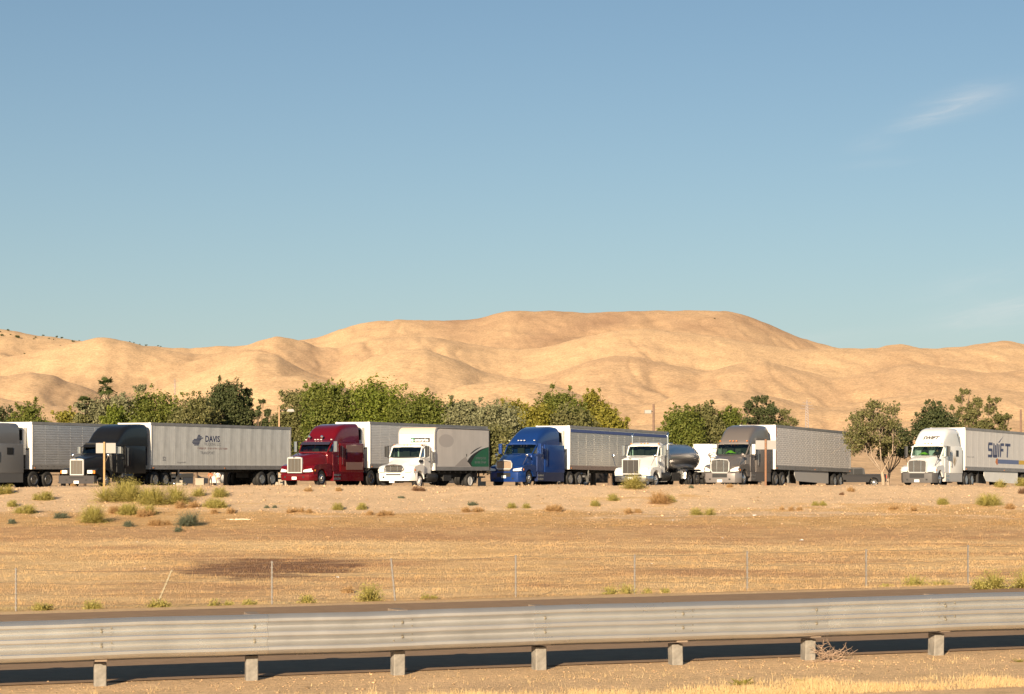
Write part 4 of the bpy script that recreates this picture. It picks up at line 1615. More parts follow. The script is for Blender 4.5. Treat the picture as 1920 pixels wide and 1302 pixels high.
def reefer(root, tr, L, x_=0):
    """refrigeration unit on the trailer's front wall"""
    g = G().box(.0, .48, -.92, .92, 2.05, 3.75, ch=.12)
    u = g.build('refrigeration_unit', M_whitebox, tr)
    g = G()
    g.plan([(.485, -.55), (.485, .82), (.47, .9), (.46, .9), (.46, -.6)], 2.95, 3.62)
    g.build('black_grille', M_black, u)
    g = G()
    for q in range(9):
        z = 3.0 + q * .07
        g.box(.486, .50, -.5, .8, z, z + .02)
    g.build('louvre', M_dark, u)
    G().box(.485, .492, .20, .5, 2.25, 2.5).build('vent', M_black, u)
    g = G().box(-.0, .34, -.8, .8, 1.2, 2.04, ch=.05)
    g.build('fuel_housing', M_dark, tr)


def trailer(root, L, kind, mside, mtrim, n=None, reef=False, skirt=False, W_=1.29, ztop=4.11, zbot=1.16, frontm=None, stripe=None, corrn=15, axle=2.3, pm=None, bottom=None):
    frontm = frontm or M_whitebox
    # body shell: floor, front and rear walls, roof; side sheets stand 6 mm proud of it
    g = G()
    g.box(-L, 0, -W_ + .03, W_ - .03, zbot, ztop - .02)
    tr = g.build('trailer', frontm, root)
    # front wall with rounded corner posts
    for s_ in (-1, 1):
        g = G()
        g.plan([(.02, s_ * (W_ - .17)), (.02, s_ * (W_ - .06)), (.0, s_ * (W_ - .012)), (-.05, s_ * (W_ + .004)), (-.11, s_ * (W_ + .004)), (-.11, s_ * (W_ - .17))], zbot, ztop)
        g.build('corner_post', frontm, tr)
    g = G().box(-L, .015, -W_ + .0, W_ - .0, ztop - .02, ztop)
    g.box(-L, -.0, W_ - .03, W_ + .008, ztop - .17, ztop)
    g.box(-L, -.0, -W_ - .008, -W_ + .03, ztop - .17, ztop)
    g.build('roof_rail', mtrim, tr)
    g = G()
    for s_ in (-1, 1):
        g.box(-L, -.0, s_ * (W_ - .03), s_ * (W_ + .012), zbot, zbot + .26)
    br = g.build('bottom_rail', bottom or mtrim, tr)
    # rivets and marker lamps along the bottom rail
    g = G()
    for q in range(int(L / .6)):
        x = -.3 - q * .6
        g.box(x - .02, x + .02, W_ + .012, W_ + .018, zbot + .15, zbot + .19)
    g.build('rivet', M_dark, br)
    g = G()
    for x in (-.25, -L / 2, -L + .2):
        g.box(x - .05, x + .05, W_ + .012, W_ + .035, zbot + .06, zbot + .11)
    g.build('marker_lamp', M_amber, br)
    h = ztop - .17 - zbot - .26
    npan = n or int(round((L - .22) / 1.22))
    pw = (L - .22) / npan
    if kind == 'corr':
        base = retint(corr_panel(pw, h, corrn), mside)
    else:
        base = retint(flat_panel(pw, h, kind), mside)
    for q in range(npan):
        o = link('side_panel', base, tr, (-.11 - q * pw, W_ - .03 + .006, zbot + .26))
    link('side_panel', base, tr, (-L + .11 + 0, -W_ + .03 - .006, zbot + .26), (0, 0, PI), (npan, 1, 1))
    g = G()
    for s_ in (-1, 1):
        g.box(-L - .02, -L + .11, s_ * (W_ - .09), s_ * (W_ + .012), zbot, ztop)
    g.box(-L - .02, -L + .1, -W_, W_, zbot - .05, zbot + .001)
    rf = g.build('rear_frame', mtrim, tr)
    g = G()
    for s_ in (-1, 1):
        g.box(-L - .035, -L - .0, s_ * .02, s_ * (W_ - .1), zbot + .1, ztop - .12)
    g.build('rear_door', frontm, tr)
    g = G()
    for y in (-.9, -.35, .35, .9):
        g.box(-L - .06, -L - .035, y - .02, y + .02, zbot + .1, ztop - .15)
    g.build('lock_rod', M_alu, tr)
    if stripe:
        G().box(-L + .1, -.11, W_ + .001, W_ + .0125, ztop - .45, ztop - .25).build('blue_stripe', stripe, tr)
    if reef: reefer(root, tr, L)
    # gladhand and label on the front wall
    G().box(.02, .06, .86, .98, 2.36, 2.44).build('connector', M_dark, tr)
    # underbody
    g = G()
    mudgear(g, -L + .1, -.4)
    for x in np.arange(-L + .6, -.5, .9):
        g.box(x - .03, x + .03, -1.2, 1.2, 1.06, 1.155)
    g.box(-axle - .0 - L + L - 0, -axle, 0, 0, 0, 0) if False else None
    g.build('chassis_beam', M_dark, root)
    g = G()
    for s_ in (-1, 1):
        g.box(-3.3, -3.1, s_ * .95, s_ * 1.1, .35, 1.15)
        g.box(-3.4, -3.0, s_ * .88, s_ * 1.16, .30, .35)
    g.tube([(-3.2, -1.0, .8), (-3.2, 1.0, .8)], .03)
    g.build('landing_gear', M_alu if kind != 'swift' else M_dark, root)
    g = G()
    g.box(-L - .02, -L + .04, -1.1, 1.1, .48, .6)
    for y in (-.6, .6): g.box(-L, -L + .05, y - .05, y + .05, .55, 1.16)
    g.build('rear_guard', M_dark, root)
    for q, ax in enumerate((axle, axle + 1.28)):
        for s_ in (-1, 1):
            wheel(root, -L + ax, s_ * 1.28, s_, dual=True, rim=pm or 'alu')
    g = G()
    for ax in (axle, axle + 1.28):
        g.tube([(-L + ax, -1.2, .51), (-L + ax, 1.2, .51)], .07)
    g.box(-L + axle - .5, -L + axle + 1.8, -.5, .5, .6, 1.02)
    g.build('axle', M_dark, root)
    g = G()
    for s_ in (-1, 1): g.box(-L + axle - .75, -L + axle - .73, s_ * .75, s_ * 1.25, .3, 1.0)
    g.build('mud_flap', M_black, root)
    if skirt:
        g = G()
        x0, x1 = -4.0, -L + axle + 2.6
        for s_ in (-1, 1):
            g.side([(x0, 1.14), (x0 - .0, .80), (x0 - .5, .42), (x1, .30), (x1, 1.14)], [(s_ * (W_ - .10), 1), (s_ * (W_ - .07), 1)])
        g.build('side_skirt', mside if kind == 'corr' and False else M_whitebox if kind == 'swift' else mat('pale grey skirt', (.44, .42, .40), .6), root)
    return tr


M_barm = mat('dull grille bar', (.30, .27, .24), .4, .7)


def tractor(root, D_, p, mp):
    """p: style; drives forward along +x; D_ = bumper's x; mp = paint"""
    M = Matrix.Translation((D_, 0, 0))
    if p.get('yaw'):
        K = Matrix.Translation((-1.0, 0, 0))
        M = K @ Matrix.Rotation(p['yaw'], 4, 'Z') @ K.inverted() @ M
    rz = p.get('yaw', 0)
    NG = lambda: G(M)
    conv = p['type'] == 'long'      # square long nose
    xw = p.get('xw', -1.95)         # windscreen foot
    xb = p.get('xb', -3.45)         # back of the door
    xe = p.get('xe', -D_ + .75)     # back of the sleeper, measured from the bumper
    sleeper = p.get('sleeper', True)
    hw = p.get('hw', 1.16)
    zb = p.get('belt', 2.06)
    zh = p.get('header', 2.70)
    ga = p.get('grille', (.62, .85, 1.72))   # half width, bottom, top
    bm_ = p.get('bumper_mat', mp)
    chr_ = p.get('chrome', True)
    # bumper
    g = NG()
    bz0, bz1 = p.get('bz', (.36, .82))
    if conv:
        g.plan([(0, -1.2), (0, 1.2), (-.06, 1.23), (-.3, 1.23), (-.3, 1.15), (-.08, 1.12), (-.08, -1.12), (-.3, -1.15), (-.3, -1.23), (-.06, -1.23)], bz0, bz1)
    else:
        pl = [(0, -.75), (0, .75), (-.10, 1.02), (-.32, 1.17), (-.72, 1.22), (-.72, 1.12), (-.35, 1.0), (-.25, -1.0 + 2 * 0), (-.35, -1.0), (-.72, -1.12), (-.72, -1.22), (-.32, -1.17), (-.10, -1.02)]
        pl = [(0, -.7), (0, .7), (-.08, 1.0), (-.28, 1.16), (-.74, 1.22), (-.74, -1.22), (-.28, -1.16), (-.08, -1.0)]
        tp = [(x - .05, y * .985) for x, y in pl]
        lo = [(x - .04, y * .98) for x, y in pl]
        n_ = len(pl)
        zm = bz0 + (bz1 - bz0) * .35
        secs = [[(x, y, bz0) for x, y in lo], [(x, y, zm) for x, y in pl], [(x, y, bz1 - .06) for x, y in pl], [(x, y, bz1) for x, y in tp]]
        g.loft(secs)
    bp_ = g.build('bumper', bm_, root, smooth=35)
    g = NG()
    g.box(.001, .012, -.17 + p.get('ply', 0), .17 + p.get('ply', 0), p.get('plz', .42), p.get('plz', .42) + .17)
    g.build('licence_plate', M_plate, bp_)
    g = NG()
    if p.get('air_intake', True):
        g.box(.001, .008, -.5, .5, bz0 + .1 + .22, bz1 - .08) if bz1 - bz0 > .42 else g.box(.001, .006, -.3, .3, bz0 + .3, bz1 - .03)
    for y in (-.85, .85):
        g.box(-.03, -.02 + .03, y * .78 - .06, y * .78 + .06, bz0 + .16, bz0 + .26)
    g.build('bumper_opening', M_black, bp_)
    # hood
    g = NG()
    gz1 = ga[2]
    if conv:
        secs = [rr_sec(-.12, ga[0] + .02, ga[0] + .02, .78, gz1 + .01, .03, .10), rr_sec(-.9, .66, .62, .8, gz1 + .17, .03, .14), rr_sec(xw + .02, .95, .84, .9, zb + .03, .03, .2), rr_sec(xw - .25, 1.02, .9, .9, zb + .02, .03, .2)]
    else:
        ht = p.get('hood_top', zb - .02)
        secs = [rr_sec(-.10, ga[0], ga[0] * .93, .85, gz1 + .02, .04, .16), rr_sec(-.28, ga[0] + .12, ga[0] + .02, .82, gz1 + .10, .05, .22), rr_sec(-.7, ga[0] + .26, ga[0] + .14, .82, gz1 + (ht - gz1) * .55, .05, .26), rr_sec(-1.25, 1.02, .88, .85, gz1 + (ht - gz1) * .86, .05, .28), rr_sec(xw - .02, 1.10, .98, .9, ht + .02, .05, .26), rr_sec(xw - .35, 1.12, 1.0, .9, ht + .02, .05, .26)]
    g.loft(secs)
    hd = g.build('hood', mp, root, smooth=40)
    # fenders with the wheel arch cut out
    ax_ = p.get('axle_x', -1.28)
    rw = .60
    fz = p.get('fz', 1.30)
    for s_ in (-1, 1):
        pr = []
        if conv:
            pr += [(-.20, .95), (-.30, 1.16), (-.62, 1.22), (ax_ - .1, 1.25), (ax_ - .55, 1.18), (ax_ - .85, .9), (ax_ - .98, .62)]
        else:
            pr += [(-.30, bz1 - .02), (-.24, fz - .22), (-.42, fz - .02), (-.8, fz + .08), (ax_ - .2, fz + .12), (xw + .0, fz + .14), (xw - .3, fz + .05), (xw - .3, .62)]
        arc = [(ax_ + rw * math.cos(a), .52 + rw * math.sin(a)) for a in np.linspace(PI * .94, PI * .10, 12)]
        pr2 = pr + [(arc[0][0] - .02, arc[0][1])] + arc + [(ax_ + rw + .05, bz1 - .02)]
        g = NG()
        yi, yo = (.62, 1.2) if not conv else (.56, 1.20)
        g.side(pr2, [(s_ * yi, 1), (s_ * (yo - .10), 1), (s_ * (yo - .03), .985), (s_ * yo, .955)])
        g.build('fender', mp, root, smooth=30)
    g = NG()
    for s_ in (-1, 1):
        g.lathe([(rw + .0, -.25), (rw - .03, -.25), (rw - .03, .25), (rw, .25)], c=(ax_, s_ * .85, .52), n=20)
    # grille
    hwg, z0g, z1g = ga
    g = NG()
    fx = -.055 if not conv else -.07
    g.box(fx - .03, fx, -hwg + .04, hwg - .04, z0g + .03, z1g - .03)
    gr = g.build('grille', p.get('mesh', M_mesh), root)
    g = NG()
    t_ = .055
    if conv or p.get('square', False):
        g.box(fx - .1, fx + .03, -hwg, -hwg + t_, z0g, z1g)
        g.box(fx - .1, fx + .03, hwg - t_, hwg, z0g, z1g)
        g.box(fx - .1, fx + .03, -hwg + t_, hwg - t_, z0g, z0g + t_)
        # arched crown
        pts = [(-hwg + t_, z1g - t_)] + [(hwg * k_ * .95, z1g + .05 * (1 - k_ * k_) ** .5 * 1.0) for k_ in np.linspace(-1, 1, 9)] + [(hwg - t_, z1g - t_)]
        v_ = [(fx + .03, y, z) for y, z in pts] + [(fx - .1, y, z) for y, z in pts]
        m_ = len(pts)
        g.add(v_, [tuple(range(m_)), tuple(range(2 * m_ - 1, m_ - 1, -1))] + [(i, (i + 1) % m_, m_ + (i + 1) % m_, m_ + i) for i in range(m_)])
    else:
        ring = [(-hwg, z0g + .12), (-hwg * 1.03, z1g - .16), (-hwg * .86, z1g - .01), (0, z1g + .04), (hwg * .86, z1g - .01), (hwg * 1.03, z1g - .16), (hwg, z0g + .12), (hwg * .86, z0g), (-hwg * .86, z0g)]
        g.tube([(fx + .02, y, z) for y, z in ring] + [(fx + .02, *ring[0])], .038, n=6)
    g.build('grille_surround', p.get('gs', M_bright), root, smooth=40)
    g = NG()
    if p.get('bars', 'v') == 'v':
        for y in np.linspace(-hwg, hwg, p.get('nb', 4) + 1)[1:-1]:
            g.box(fx, fx + .02, y - .011, y + .011, z0g + .05, z1g - .02)
        g.build('grille_bar', M_chrome, gr)
    elif p['bars'] == 'h':
        for z in np.linspace(z0g + .10, z1g - .10, p.get('nb', 9)):
            g.box(fx, fx + .014, -hwg + .04, hwg - .04, z - .009, z + .009)
        g.build('grille_bar', M_barm, gr)
        g = NG()
        for y in (-hwg * .36, hwg * .42):
            g.box(fx + .014, fx + .022, y - .018, y + .018, z0g + .03, z1g - .03)
        g.build('upright_bar', M_chrome, gr)
    elif p['bars'] == 'mesh':
        g.box(fx, fx + .02, -.025, .025, z0g + .08, z1g + .02)
        g.build('upright_bar', M_chrome, gr)
    g = NG()
    g.plan([(fx + .03, -.09), (fx + .045, -.04), (fx + .045, .04), (fx + .03, .09)], z1g - .02, z1g + .055)
    g.build('emblem', M_chrome if not p.get('darkemblem') else M_black, root)
    # headlamps and turn signals
    for s_ in (-1, 1):
        g = NG()
        if conv:
            g.plan([(-.10, s_ * .68), (-.06, s_ * .72), (-.06, s_ * 1.0), (-.10, s_ * 1.04), (-.28, s_ * 1.04), (-.28, s_ * .68)], .90, 1.10)
            am = (-.30, 1.06, 1.16, .90, 1.08)
        elif p['type'] == 'day':
            g.plan([(-.235, s_ * .78), (-.215, s_ * .80), (-.215, s_ * 1.06), (-.25, s_ * 1.09), (-.4, s_ * 1.09), (-.4, s_ * .78)], 1.06, 1.20)
            am = None
        else:
            z0h, z1h = p.get('lampz', (.92, 1.14))
            f_ = .10
            g.add([(-.16 + f_, s_ * (hwg + .08), z0h), (-.20 + f_, s_ * 1.03, z0h), (-.36 + f_, s_ * 1.18, z0h + .03), (-.20 + f_, s_ * (hwg + .10), z0h + .13), (-.26 + f_, s_ * 1.02, z1h + .02), (-.46 + f_, s_ * 1.17, z1h + .06),
                   (-.4, s_ * .7, z0h), (-.55, s_ * .9, z0h), (-.4, s_ * .7, z1h - .04), (-.55, s_ * .9, z1h)], [(0, 1, 4, 3), (1, 2, 5, 4), (3, 4, 9, 8), (4, 5, 9), (0, 6, 7, 2, 1), (0, 3, 8, 6), (2, 7, 9, 5), (6, 8, 9, 7)])
            am = (-.60, 1.10, 1.205, z0h + .05, z0h + .16)
        hl = g.build('headlight', M_lamp, root)
        if am:
            g = NG()
            g.box(am[0] + .04, am[0] + .16, s_ * am[1], s_ * (am[2] + .012), am[3], am[4], ch=.02)
            g.build('turn_signal', M_amber, hl)
    # cab body below the glass
    g = NG()
    hwb = hw
    secs = [rr_sec(xw + .0, 1.06, 1.02, .98, zb - .02, .06, .10), rr_sec(xw - .35, hwb, hwb - .02, .92, zb, .06, .04), rr_sec(xb, hwb + .02, hwb, .88, zb, .06, .04)]
    g.loft(secs)
    cab = g.build('cab', mp, root, smooth=35)
    # roof over the cab and glass-house pillars
    xt = xw - p.get('rake', .58)
    g = NG()
    if sleeper:
        prof_ = p.get('roof')       # list (dx from windscreen top, z, half width)
        secs = []
        for dx, z, h_ in prof_:
            secs.append(rr_sec(xt - dx, min(h_ + .06, hw + .06), h_, zh, z, .03, p.get('rround', .30), 6))
        g.loft(secs)
        roof = g.build('roof_fairing', p.get('roofmat', mp), root, smooth=50)
        g = NG()
        secs = [rr_sec(xb - .02, hw + .05, hw + .05, .92, zh + .02, .06, .02), rr_sec(xb - .12, hw + .10, hw + .08, .90, zh + .02, .06, .02), rr_sec(xe, hw + .10, hw + .08, .90, zh + .02, .06, .02)]
        g.loft(secs)
        sl_ = g.build('sleeper', mp, root, smooth=35)
    else:
        secs = [rr_sec(xt + .06, hw - .10, hw - .14, zh, zh + .08, .02, .04), rr_sec(xt - .2, hw - .04, hw - .16, zh, zh + .21, .02, .12), rr_sec(xb + .2, hw, hw - .12, zh, zh + .24, .02, .12), rr_sec(xb - .03, hw, hw - .12, zh, zh + .16, .02, .10)]
        g.loft(secs)
        roof = g.build('cab_roof', mp, root, smooth=50)
        g = NG()
        g.box(xb - .02, xb + .04, -hw + .02, hw - .02, zb, zh + .001)
        sl_ = g.build('back_wall', M_seat, root)
    g = NG()
    ya0, ya1 = 1.02, hw - .07
    for s_ in (-1, 1):
        g.tube([(xw - .03, s_ * ya0, zb - .03), (xt, s_ * ya1, zh + .02)], .045, n=6)
        g.box(xb, xb + .14, s_ * (hw - .07), s_ * (hw - .005), zb - .01, zh + .01)
        g.box(xw - .42, xb + .1, s_ * (hw - .06), s_ * (hw - .01), zh - .06, zh + .01)
        g.box(xw - .62, xw - .585, s_ * (hw - .05), s_ * (hw - .015), zb, zh)
    if p.get('split'): g.tube([(xw + .03, 0, zb), (xt + .03, 0, zh)], .018, n=4)
    g.build('pillar', p.get('pillar', mp), root, smooth=40)
    # windscreen: five facets bowed outwards
    g = NG()
    n_ = 6
    bot = [(xw + .10 * (1 - (k_ / 3 - 1) ** 2), (k_ / 3 - 1) * (ya0 - .03), zb + .0) for k_ in range(7)]
    top = [(xt + .07 * (1 - (k_ / 3 - 1) ** 2), (k_ / 3 - 1) * (ya1 - .03), zh + .015) for k_ in range(7)]
    g.add(bot + top, [(i, i + 1, 8 + i, 7 + i) for i in range(6)])
    g.build('windscreen', M_glass, root, smooth=60)
    # cowl under the bowed glass
    g = NG()
    g.plan([(x, y) for x, y, z in bot] + [(xw - .35, .98), (xw - .35, -.98)], zb - .05, zb - .004)
    g.build('cowl', M_black if not p.get('cowlpaint') else mp, root)
    for s_ in (-1, 1):
        g = NG()
        ysd = s_ * (hw - .035)
        g.add([(xw - .18, ysd, zb), (xt - .06, ysd, zh - .05), (xb + .14, ysd, zh - .05), (xb + .14, ysd, zb)], [(0, 1, 2, 3)])
        g.build('side_window', M_glass, root)
        # door
        g = NG()
        g.side([(xw - .42, .98), (xw - .42, zb - .02), (xb + .10, zb - .02), (xb + .06, .98)], [(s_ * (hw + .004), 1), (s_ * (hw + .022), .985)])
        dr = g.build('door', p.get('doormat', mp), root, smooth=30)
        g = NG()
        g.box(xb + .16, xb + .34, s_ * (hw + .022), s_ * (hw + .05), zb - .30, zb - .25)
        g.build('door_handle', M_chrome, dr)
        if p.get('windowtrim'):
            g = NG()
            q_ = [(xw - .20, zb), (xt - .10, zh - .04), (xb + .12, zh - .04), (xb + .12, zb)]
            g.tube([(x, s_ * (hw + .0), z) for x, z in q_ + [q_[0]]], .017, n=4)
            g.build('window_trim', M_chrome, dr)
        # grab handles
        g = NG()
        xg = xb - .12
        yg = hw + .17 if sleeper else hw + .06
        g.tube([(xg, s_ * (yg - .08), 1.35), (xg, s_ * yg, 1.38), (xg, s_ * yg, zb + .35), (xg, s_ * (yg - .08), zb + .38)], .018, n=5)
        g.build('grab_handle', M_chrome, root)
        # mirror
        g = NG()
        mh = p.get('mirror', (.78, .2))
        xm, ym = xw - .30, s_ * (hw + .30)
        zm0 = zb + .0
        g.plan([(xm + .07, ym - .11), (xm + .09, ym), (xm + .07, ym + .11), (xm - .03, ym + .12), (xm - .03, ym - .12)], zm0, zm0 + mh[0] * .82)
        mi = g.build('mirror', p.get('mirmat', M_chrome), root, smooth=40)
        g = NG()
        g.tube([(xm, s_ * (hw - .05), zm0 + mh[0] * .85), (xm, ym, zm0 + mh[0] * .82)], .015, n=4)
        g.tube([(xm, s_ * (hw - .02), zm0 - .12), (xm, ym, zm0)], .015, n=4)
        g.build('mirror_arm', p.get('armmat', M_chrome), mi)
        if p.get('hoodmirror'):
            g = NG()
            xh, yh, zh_ = p.get('hm', (-.85, 1.28, 1.98))
            g.tube([(xh + .15, s_ * (yh - .20), zh_ - .62), (xh, s_ * yh, zh_ - .1)], .016, n=4)
            g.build('mirror_stalk', p.get('hmmat', M_chrome), root)
            g = NG()
            g.ball((xh - .02, s_ * yh, zh_), .12, n=8, sc=(.45, 1, 1))
            g.build('hood_mirror', p.get('hmmat', M_chrome), root, smooth=60)
        # tank, side fairing, steps
        if p.get('fairing', True) and sleeper:
            g = NG()
            fx0, fx1 = xw - .38, xe + p.get('fair_back', .0)
            g.side([(fx0, .34), (fx0 - .05, .93), (fx1, .93), (fx1, .34)], [(s_ * .6, 1), (s_ * 1.20, 1), (s_ * 1.235, .985)])
            fa_ = g.build('side_fairing', p.get('fairmat', mp), root, smooth=30)
            g = NG()
            g.box(fx0 - .06, fx0 - .85, s_ * 1.24, s_ * 1.248, .42, .56)
            g.box(fx0 - .06, fx0 - .85, s_ * 1.24, s_ * 1.248, .66, .78)
            g.build('step', M_alu, fa_)
        else:
            g = NG()
            g.lathe([(.02, -.7), (.28, -.68), (.31, -.62), (.31, .62), (.28, .68), (.02, .7)], c=(xb - .35 if sleeper else xb - .1, s_ * .90, .72), axis='x', n=18)
            g.build('fuel_tank', p.get('tankmat', M_alu), root, smooth=40)
            g = NG()
            g.box(xw - .5, xw - 1.2, s_ * .75, s_ * 1.2, .38, .42)
            g.box(xw - .55, xw - 1.1, s_ * .8, s_ * 1.18, .68, .72)
            g.box(xw - .5, xw - 1.2, s_ * .72, s_ * .75, .38, .95)
            g.build('step', M_alu, root)
        wheel(root, ax_, s_ * 1.16, s_, rim=p.get('rim', 'alu'), M=M, rz=rz)
        if sleeper and p.get('swin', True):
            g = NG()
            xs_ = (xb + xe) / 2 - .15
            g.box(xs_ - .28, xs_ + .28, s_ * (hw + .095), s_ * (hw + .108), zb + .0, zb + .42)
            fr_ = g.build('sleeper_window', M_black, root)
            if p.get('windowtrim'):
                g = NG()
                q_ = [(xs_ - .29, zb - .01), (xs_ - .29, zb + .43), (xs_ + .29, zb + .43), (xs_ + .29, zb - .01)]
                g.tube([(x, s_ * (hw + .105), z) for x, z in q_ + [q_[0]]], .018, n=4)
                g.build('window_trim', M_chrome, fr_)
    # clearance lamps
    g = NG()
    lz = p.get('lampx', (xt + .0, zh + .12))
    for y in (-.92, -.22, 0, .22, .92):
        g.box(lz[0] - .06 - abs(y) * .08, lz[0] + .075 - abs(y) * .08, y * p.get('lw', 1) - .035, y * p.get('lw', 1) + .035, lz[1], lz[1] + .05)
    g.build('clearance_lamp', M_amber if not p.get('paleclear') else M_lamp, roof)
    if p.get('visor'):
        g = NG()
        g.add([(xt + .24, -1.04, zh - .06), (xt + .24, 1.04, zh - .06), (xt + .02, 1.06, zh + .10), (xt + .02, -1.06, zh + .10), (xt + .23, -1.04, zh - .08), (xt + .23, 1.04, zh - .08), (xt - .0, 1.06, zh + .08), (xt - .0, -1.06, zh + .08)],
              [(0, 1, 2, 3), (4, 7, 6, 5), (0, 4, 5, 1), (2, 6, 7, 3), (1, 5, 6, 2), (0, 3, 7, 4)])
        g.build('sun_visor', p['visor'], root)
    # interior
    g = NG()
    g.box(xw - .05, xw - .45, -1.0, 1.0, zb - .35, zb + .02)
    g.build('dashboard', M_seat, root)
    for s_ in (-1, 1):
        g = NG()
        g.box(xb + .55, xb + .12, s_ * .22, s_ * .72, zb - .55, zb - .25, ch=.05)
        g.box(xb + .2, xb + .06, s_ * .22, s_ * .72, zb - .3, zb + .42, ch=.04)
        g.box(xb + .2, xb + .08, s_ * .34, s_ * .60, zb + .44, zb + .58, ch=.04)
        g.build('seat', M_seat, root)
    g = NG()
    cx_, cy_, cz_ = xw - .62, .47, zb + .02
    g.tube([(cx_ + .08 * math.cos(a), cy_ + .23 * math.sin(a), cz_ + .20 * math.cos(a)) for a in np.linspace(0, 2 * PI, 15)], .016, n=4)
    g.build('steering_wheel', M_black, root)
    # chassis
    g = NG()
    g.box(-.5, -D_ - 2.4 + (p.get('ext', 0)), .34, .44, .70, .95)
    g.box(-.5, -D_ - 2.4 + (p.get('ext', 0)), -.44, -.34, .70, .95)
    g.box(-.3, -2.5, -.55, .55, .45, .9)
    g.box(ax_ - .1, ax_ + .1, -1.0, 1.0, .42, .62)
    if sleeper: g.box(xe - .3, -D_ - .3, -.9, .9, 1.0, 1.06)
    g.build('chassis_beam', M_dark, root)
    if p.get('stack'):
        for s_ in (-1, 1):
            g = NG()
            xs_, ys_ = p['stack'][0], s_ * p['stack'][1]
            g.tube([(xs_, ys_ * .7, .95), (xs_, ys_ * .93, 1.05), (xs_, ys_, 1.25), (xs_, ys_, 3.2), (xs_, ys_, p['stack'][2] - .1), (xs_ - .10, ys_, p['stack'][2])], [.06, .06, .065, .065, .065, .065], n=10)
            g.build('exhaust_stack', M_chrome, root, smooth=40)
            g = NG()
            g.tube([(xs_, ys_, 1.9), (xs_, ys_, 2.7)], .10, n=10)
            g.build('heat_shield', M_alu, root, smooth=40)
    # drive axles (they sit under the trailer's nose)
    if p.get('drive', True):
        for xa in p.get('dx', (-.28, -1.62)):
            for s_ in (-1, 1):
                wheel(root, xa - D_ + (0), s_ * 1.22, s_, dual=True, rim=p.get('drim', 'alu'), M=M, rz=rz)
        g = NG()
        for xa in p.get('dx', (-.28, -1.62)):
            g.tube([(xa - D_, -1.1, .51), (xa - D_, 1.1, .51)], .08)
        g.build('drive_axle', M_dark, root)
        if p.get('halffender'):
            for s_ in (-1, 1):
                g = NG()
                xa = p.get('dx')[0] - D_
                pts_o = [(xa + .62 * math.cos(a), .52 + .60 * math.sin(a)) for a in np.linspace(.25, PI * .5, 5)]
                g.side(pts_o + [(x - .0, z - .02) for x, z in reversed(pts_o)], [(s_ * .62, 1), (s_ * 1.22, 1)])
                g.build('quarter_fender', M_chrome, root)
    return M


# roofs: (dx behind the windscreen top, roof height, half width at the top)
ROOF_AERO = [(-.04, 2.80, 1.00), (.12, 3.05, 1.00), (.38, 3.40, 1.00), (.75, 3.70, 1.02), (1.2, 3.90, 1.04), (1.8, 3.99, 1.06), (2.6, 4.0, 1.08), (3.30, 3.99, 1.10), (3.36, 3.96, 1.10)]
ROOF_LONG = [(-.02, 2.78, 1.00), (.35, 2.86, 1.02), (.55, 3.10, 1.04), (.9, 3.45, 1.05), (1.35, 3.72, 1.06), (1.9, 3.88, 1.07), (2.7, 3.96, 1.08), (3.5, 3.98, 1.10), (3.9, 3.97, 1.10)]
ROOF_RED = [(-.02, 2.80, 1.00), (.32, 2.92, 1.02), (.55, 3.22, 1.03), (.85, 3.56, 1.04), (1.25, 3.78, 1.05), (1.8, 3.90, 1.06), (2.6, 3.95, 1.08), (3.20, 3.96, 1.08)]
ROOF_BLUE = [(-.04, 2.84, 1.00), (.15, 3.02, 1.00), (.45, 3.32, 1.01), (.85, 3.60, 1.03), (1.3, 3.80, 1.04), (1.9, 3.94, 1.05), (2.6, 3.97, 1.06), (3.15, 3.94, 1.06)]


def place(cx, cy, Y, th, ztop=4.11, W_=1.29):
    """root placed so the trailer's front port top corner shows at (cx, cy)"""
    c_ = P(cx, cy, Y)
    s_, c__ = math.sin(th), math.cos(th)
    return Vector((c_.x - W_ * s_, c_.y + W_ * c__, c_.z - ztop)), PI + th


def angle_for(cx, Y, cx2, L):
    best, bt = 1e9, 0
    for th in np.linspace(R(50), R(80), 601):
        X = (cx - 960) / FPX * Y
        x2 = (X + L * math.cos(th)) / (Y + L * math.sin(th)) * FPX + 960
        if abs(x2 - cx2) < best: best, bt = abs(x2 - cx2), th
    return bt


GS = 'semi trucks parked side by side in the lot'
M_ss = mat('ribbed stainless sheet', (.60, .60, .60), .40, .6, noise=(1.2, .08))
M_ss2 = mat('ribbed white sheet', (.68, .655, .62), .45, .2, noise=(1.5, .06))
M_davis = mat('dirty pale sheet with reflection streaks', (.62, .615, .58), .55, 0, noise=(1.1, .10), streak=(2.6, .16), bump=(1.6, .5))
M_trimg = mat('dull grey rail', (.30, .29, .28), .55, .3, noise=(2, .15))
M_swift = mat('white trailer sheet', (.64, .61, .575), .5, noise=(1.1, .05), streak=(3, .06))
L53 = 16.15


def pitch(root, th, slope):
    """tip the root so the vehicle follows the lot's fall towards its tail"""
    root.rotation_euler = (0, -slope, PI + th)


# --- silver trailer truck cut by the picture edge
th = R(63)
loc, rz = place(60, 791, 132.5, th)
t1 = empty('semi_truck', loc, rz, label='grey semi truck with silver ribbed trailer cut off by the picture edge', cat='semi truck', group=GS)
trailer(t1, L53, 'corr', M_ss, M_trimg, reef=True, corrn=16)
tractor(t1, 6.9, dict(type='aero', roof=ROOF_AERO, bars='h', bumper_mat=M_gray2, grille=(.60, .85, 1.62), xb=-3.3, swin=True), M_gray2)

